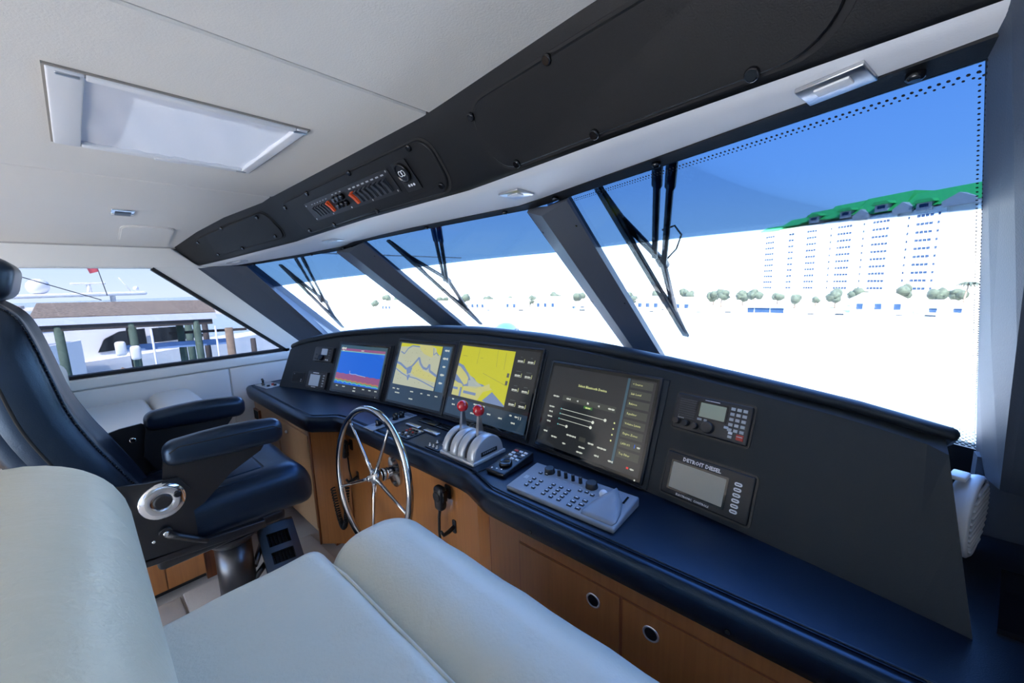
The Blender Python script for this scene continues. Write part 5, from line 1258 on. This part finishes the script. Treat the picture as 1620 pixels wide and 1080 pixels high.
def tree(x, y, h, r, label):
    t = thing('shore_tree', label, 'tree', (x, y, WATER+.4), 'trees along the far shore'); z0 = WATER+.4
    b = MB(); b.cyl((x, y, z0), (x, y, z0+h*.6), .18, .10, 7); put(b, 'trunk', 'timber', t)
    b = MB()
    for i in range(7):
        a = random.uniform(0, 2*PI); q = random.uniform(0, .6)*r; rr = r*random.uniform(.4, .65)
        c = Vector((x+q*math.cos(a), y+q*math.sin(a), z0+h*.62+random.uniform(-.3, .4)*r))
        k0 = len(b.v); b.sphere(c, rr, 10)
        for j in range(k0, len(b.v)):
            d = Vector(b.v[j])-c; b.v[j] = tuple(c+d*random.uniform(.78, 1.22))
    put(b, 'crown', 'foliage', t)
for i in range(46):
    x = -112+3.1*i+random.uniform(-.3, .3); y = shore_y(x)+(13.5 if i % 2 else 20)+random.uniform(-.6, .6); h = random.uniform(2.6, 4.8)
    if -14 < x < -5: h *= .8
    tree(x, y, h, min(1.45, h*random.uniform(.38, .5)), 'round leafy tree on the far shore')
def palm(x, y, h):
    t = thing('palm_tree', 'tall slender palm tree beside the white apartment block', 'tree', (x, y, WATER+.4)); z0 = WATER+.4
    b = MB(); b.tube([(x, y, z0), (x+.1, y, z0+h*.5), (x+.4, y, z0+h)], [.16, .12, .10], 7); put(b, 'trunk', 'timber', t)
    for i in range(12):
        a = 2*PI*i/12; L = 1.5; pts = [Vector((x+.4+math.cos(a)*L*s, y+math.sin(a)*L*s, z0+h+.5*s-1.2*s*s)) for s in (0, .35, .7, 1)]
        b = MB(); n = Vector((-math.sin(a), math.cos(a), 0)); b.loft([[p-n*w, p+Vector((0, 0, .08)), p+n*w] for p, w in zip(pts, (.05, .22, .18, .03))], 0, True, False); put(b, 'frond', 'foliage', t)
palm(11.3, 88, 4.6)
def boat(x, y, L, label, ang=0.0, mc='canvas_blue'):
    t = thing('moored_boat', label, 'boat', (x, y, WATER), 'small boats moored along the far shore'); F = rotz((x, y, WATER), ang)
    b = MB(); rows = []
    for (s, w, z) in ((-.5, .16, .55), (-.2, .18, .5), (.15, .17, .55), (.38, .09, .65), (.5, .005, .75)):
        rows.append([pt(F, s*L, -w*L, z), pt(F, s*L, w*L, z), pt(F, s*L, w*L*.6, -.15), pt(F, s*L, -w*L*.6, -.15)])
    b.loft(rows, 0, True, True, smooth=False); put(b, 'hull', 'hull_white', t)
    b = MB(); b.box(F, -.25*L, .12*L, -.11*L, .11*L, .5, .5+.16*L, 0, .05*L); put(b, 'cabin', 'hull_white', t)
    b = MB(); b.box(F, -.2*L, .08*L, -.115*L, .115*L, .62, .5+.10*L); put(b, 'side_window', 'tinted', t)
    b = MB(); b.box(F, -.48*L, -.24*L, -.10*L, .10*L, .5+.15*L, .55+.17*L); put(b, 'canopy', mc, t)
for i, x in enumerate((-66, -58, -44, -37, -30, -22, -17, -6, -2, 4, 7.5, 15, 21)):
    boat(x, shore_y(x)-random.uniform(1.0, 2.2), random.uniform(2.6, 4.8), 'small white motor boat moored at the far shore', random.uniform(-.3, .3)+(PI if i % 2 else 0), ('canvas_blue', 'hull_white')[i % 3 == 0])
# ================================================================ PORT SIDE: covered dock and the neighbour's yacht
dk = thing('covered_dock', 'covered boat dock with brown shingle roof on green piles', 'dock', (-30, 2, WATER))
A, B_ = Vector((-31, -1.05, .08)), Vector((-29.8, 5.55, -.10)); e = (B_-A).normalized(); nn = Vector((-e.y, e.x, 0)).normalized(); nn = nn if nn.x > 0 else -nn
FDk = (A, e, nn, Vector((0, 0, 1))); Ld = (B_-A).length
b = MB(); ZR, ZE = -.36, -1.02
V = [pt(FDk, -.2, 0, ZR), pt(FDk, Ld*.985, 0, ZR), pt(FDk, Ld+.2, 1.5, ZE), pt(FDk, -.2, 1.5, ZE), pt(FDk, Ld+.2, -1.5, ZE), pt(FDk, -.2, -1.5, ZE)]
b.add(V+[v-Vector((0, 0, .08)) for v in V], [(0, 1, 2, 3), (1, 0, 5, 4), (9, 8, 7, 6), (6, 7, 10, 11), (0, 3, 9, 6), (0, 6, 11, 5), (1, 7, 8, 2), (1, 4, 10, 7), (0, 5, 3), (1, 2, 4), (2, 8, 9, 3), (4, 5, 11, 10)]); put(b, 'shingle_roof', 'shingle', dk)
for s in (1.47, -1.6):
    b = MB(); b.box(FDk, -.2, Ld+.2, s, s+.1, ZE-.42, ZE-.06); put(b, 'fascia_board', 'fascia_white', dk)
    b = MB(); b.box(FDk, 0, Ld, s-.10, s, ZE-.72, ZE-.42); put(b, 'beam', 'dark_timber', dk)
piles = ((.62, 1.35, 'timber_green'), (2.85, -1.3, 'dark_timber'), (3.25, 1.35, 'timber_green'), (5.15, .2, 'timber_green'), (5.95, 1.35, 'timber_green'))
for (s, w_, mname) in piles:
    b = MB(); p = pt(FDk, s, w_, 0); b.cyl((p.x, p.y, WATER-.2), (p.x, p.y, ZE-.42), .19, .17, 12); put(b, 'pile', mname, dk)
b = MB(); b.box(FDk, 2.6, Ld+.9, .6, .85, -3.05, -2.72); put(b, 'rail_beam', 'canvas_blue', dk)
b = MB(); b.box(FDk, 4.6, Ld+1.7, -.2, 0, -2.35, -2.2); put(b, 'rail_beam', 'dark_timber', dk)
def post(x, y, z1, r, label, m='timber_green', cap=None):
    t = thing('mooring_post', label, 'post', (x, y, WATER)); b = MB(); b.cyl((x, y, WATER-.2), (x, y, z1), r, r*.95, 14); put(b, 'shaft', m, t)
    if cap:
        b = MB(); b.cyl((x, y, z1-.02), (x, y, z1+cap), r*1.15, .02, 14); put(b, 'cap', 'timber', t)
post(-21, .93, -3.05, .30, 'thick green mooring post with pointed brown cap in front of the dock', cap=.30)
post(-26, 5.52, -1.97, .20, 'tall brown mooring post standing past the dock end', 'timber')
post(-26, 6.6, -2.7, .14, 'dark mooring post over the yacht bow', 'dark_timber')
post(-40, 5.85, -2.35, .25, 'short green mooring post seen under the dock roof by the pale water')
post(-42, 7.25, -2.6, .22, 'short dark mooring post beyond the dock', 'dark_timber')
for (x, y, z1, nm) in ((-26, 2.36, -1.7, 'slim white pole between the dock piles'), (-26, 4.93, -1.8, 'slim white pole near the dock end')):
    b = MB(); b.cyl((x, y, WATER), (x, y, z1), .045, .045, 8); tag(b.build('white_pole', 'fascia_white'), nm, 'pole')
for (y, z) in ((1.02, -2.75), (1.55, -3.05)):
    b = MB(); b.rbox(fr((-28.5, y+.3, z)), (.3, .42, .75), .13, k=3); tag(b.build('dock_bag', 'hull_white'), 'white bag hanging from the dock beam', 'bag', 'bags hanging on the dock')
# yacht, bow towards +Y
ya = thing('motor_yacht', 'large white motor yacht with dark windows moored behind the covered dock', 'yacht', (-46, 4, WATER))
def ring(y, hw, zg, zk): return [Vector((-46-hw, y, zg)), Vector((-46+hw, y, zg)), Vector((-46+hw*.97, y, zg-.5)), Vector((-46+hw*.8, y, WATER-.2)), Vector((-46-hw*.8, y, WATER-.2)), Vector((-46-hw*.97, y, zg-.5))]
b = MB(); b.loft([ring(-12, 2.6, -5.2, 0), ring(-4, 2.8, -5.1, 0), ring(4, 2.8, -4.75, 0), ring(10, 2.3, -4.35, 0), ring(15, 1.3, -4.0, 0), ring(19, .05, -3.6, 0)], 0, True, True, smooth=False); put(b, 'hull', 'hull_white', ya)
b = MB(); b.loft([[Vector((-46+s*w_, y, z)) for s, z in ((-1, -5), (1, -5), (.86, zt2), (-.86, zt2))] for y, w_, zt2 in ((-11, 2.2, -2.2), (1, 2.3, -2.2), (4.5, 2.2, -2.45), (8.2, 1.8, -4.3))], 0, True, True, smooth=False); put(b, 'deckhouse', 'hull_white', ya)
def wband(pts, x=-43.70):
    b = MB(); b.prism(pts, fr((x, 0, 0), (0, 1, 0), (0, 0, 1), (1, 0, 0)), 0, .06); return b
put(wband([(.75, -4.35), (3.6, -4.2), (3.6, -2.75), (2.1, -2.85), (1.2, -3.35)], -43.72), 'side_window', 'tinted', ya)
put(wband([(4.0, -4.0), (7.6, -3.9), (6.8, -3.2), (5.6, -2.8), (4.0, -2.8)], -43.72), 'side_window', 'tinted', ya)
b = MB(); b.loft([[Vector((-46+s*w_, y, z)) for s, z in ((-1, -2.3), (1, -2.3), (.94, z2), (-.94, z2))] for y, w_, z2 in ((-9, 2.1, -1.4), (2, 2.1, -1.4), (4.2, 1.7, -2.0))], 0, True, True, smooth=False); put(b, 'flybridge', 'hull_white', ya)
b = MB(); b.rbox(fr((-46, -.6, .10)), (4.2, 9.5, .30), .12, k=3); put(b, 'hardtop', 'hull_white', ya)
for (x, y) in ((-44.4, -4), (-44.4, 2.2), (-47.6, -4), (-47.6, 2.2)):
    b = MB(); b.cyl((x, y, -1.5), (x, y, .1), .09, .09, 8); put(b, 'hardtop_post', 'hull_white', ya)
b = MB(); b.sphere((-45.5, -1.6, .80), .62, 18, sc=(1, 1, .95)); put(b, 'radome', 'hull_white', ya)
b = MB(); b.cyl((-45.5, -2.6, .2), (-45.5, -2.6, 1.9), .06, .06, 8); b.lathe([(.02, 1.55), (.30, 1.60), (.30, 1.68), (.16, 1.85), (.02, 2.0)], fr((-45.5, -2.6, 0)), 14); put(b, 'satellite_mast', 'hull_white', ya)
b = MB(); b.rbox(fr((-45, .95, .95)), (.35, 1.9, .16), .06, k=3); b.cyl((-45, .95, .2), (-45, .95, .9), .16, .12, 10); put(b, 'radar_scanner', 'hull_white', ya)
b = MB(); b.cyl((-45, 3.3, .2), (-45, 2.7, 1.4), .04, .02, 6); b.sphere((-45, 3.6, .5), .2, 10); put(b, 'antenna', 'hull_white', ya)
fl = thing('flag', 'red flag on a thin staff above the yacht', 'flag', (-42, 1.8, .2))
b = MB(); b.cyl((-42, 1.75, .0), (-42, 1.42, 2.6), .03, .025, 6); put(b, 'staff', 'dark_steel', fl)
b = MB(); b.loft([[Vector((-42+.05*math.sin(i*1.3), 1.46-.34*i/5-.05*i, 2.55-.03*i*i*.3)), Vector((-42+.05*math.sin(i*1.3+.6), 1.52-.30*i/5-.03*i, 1.75-.03*i))] for i in range(6)], 0, False, False); put(b, 'cloth', 'flag_red', fl, recalc=False)
# older boat further aft
bo = thing('sport_boat', 'white sport boat with grey canvas top behind the pilot chair', 'boat', (-40, -6, WATER))
b = MB(); b.loft([[Vector((-40+s*w_, y, z)) for s, z in ((-1, zt2), (1, zt2), (.8, WATER-.2), (-.8, WATER-.2))] for y, w_, zt2 in ((-16, 1.9, -3.6), (-6, 2.0, -3.4), (-2.2, 1.5, -3.2), (.0, .1, -3.0))], 0, True, True, smooth=False); put(b, 'hull', 'hull_white', bo)
b = MB(); b.box(WORLD, -41.6, -38.4, -12, -2.6, -3.4, -2.2, 0, .25); put(b, 'cabin', 'hull_white', bo)
b = MB(); b.box(WORLD, -38.75, -38.55, -11, -3.2, -3.1, -2.5); put(b, 'side_window', 'tinted', bo)
b = MB(); b.box(WORLD, -41.4, -38.6, -12, -2.2, -.7, -.5); put(b, 'canopy', 'dormer_grey', bo)
for (x, y) in ((-38.8, -2.6), (-38.8, -7), (-41.2, -2.6), (-41.2, -7)):
    b = MB(); b.cyl((x, y, -2.3), (x, y, -.6), .05, .05, 8); put(b, 'canopy_post', 'satin_steel', bo)
b = MB(); b.tube([(-38.6, -4.6, 2.6), (-38.6, 1.3, -.3)], .03, 5); put(b, 'outrigger', 'dark_steel', bo)
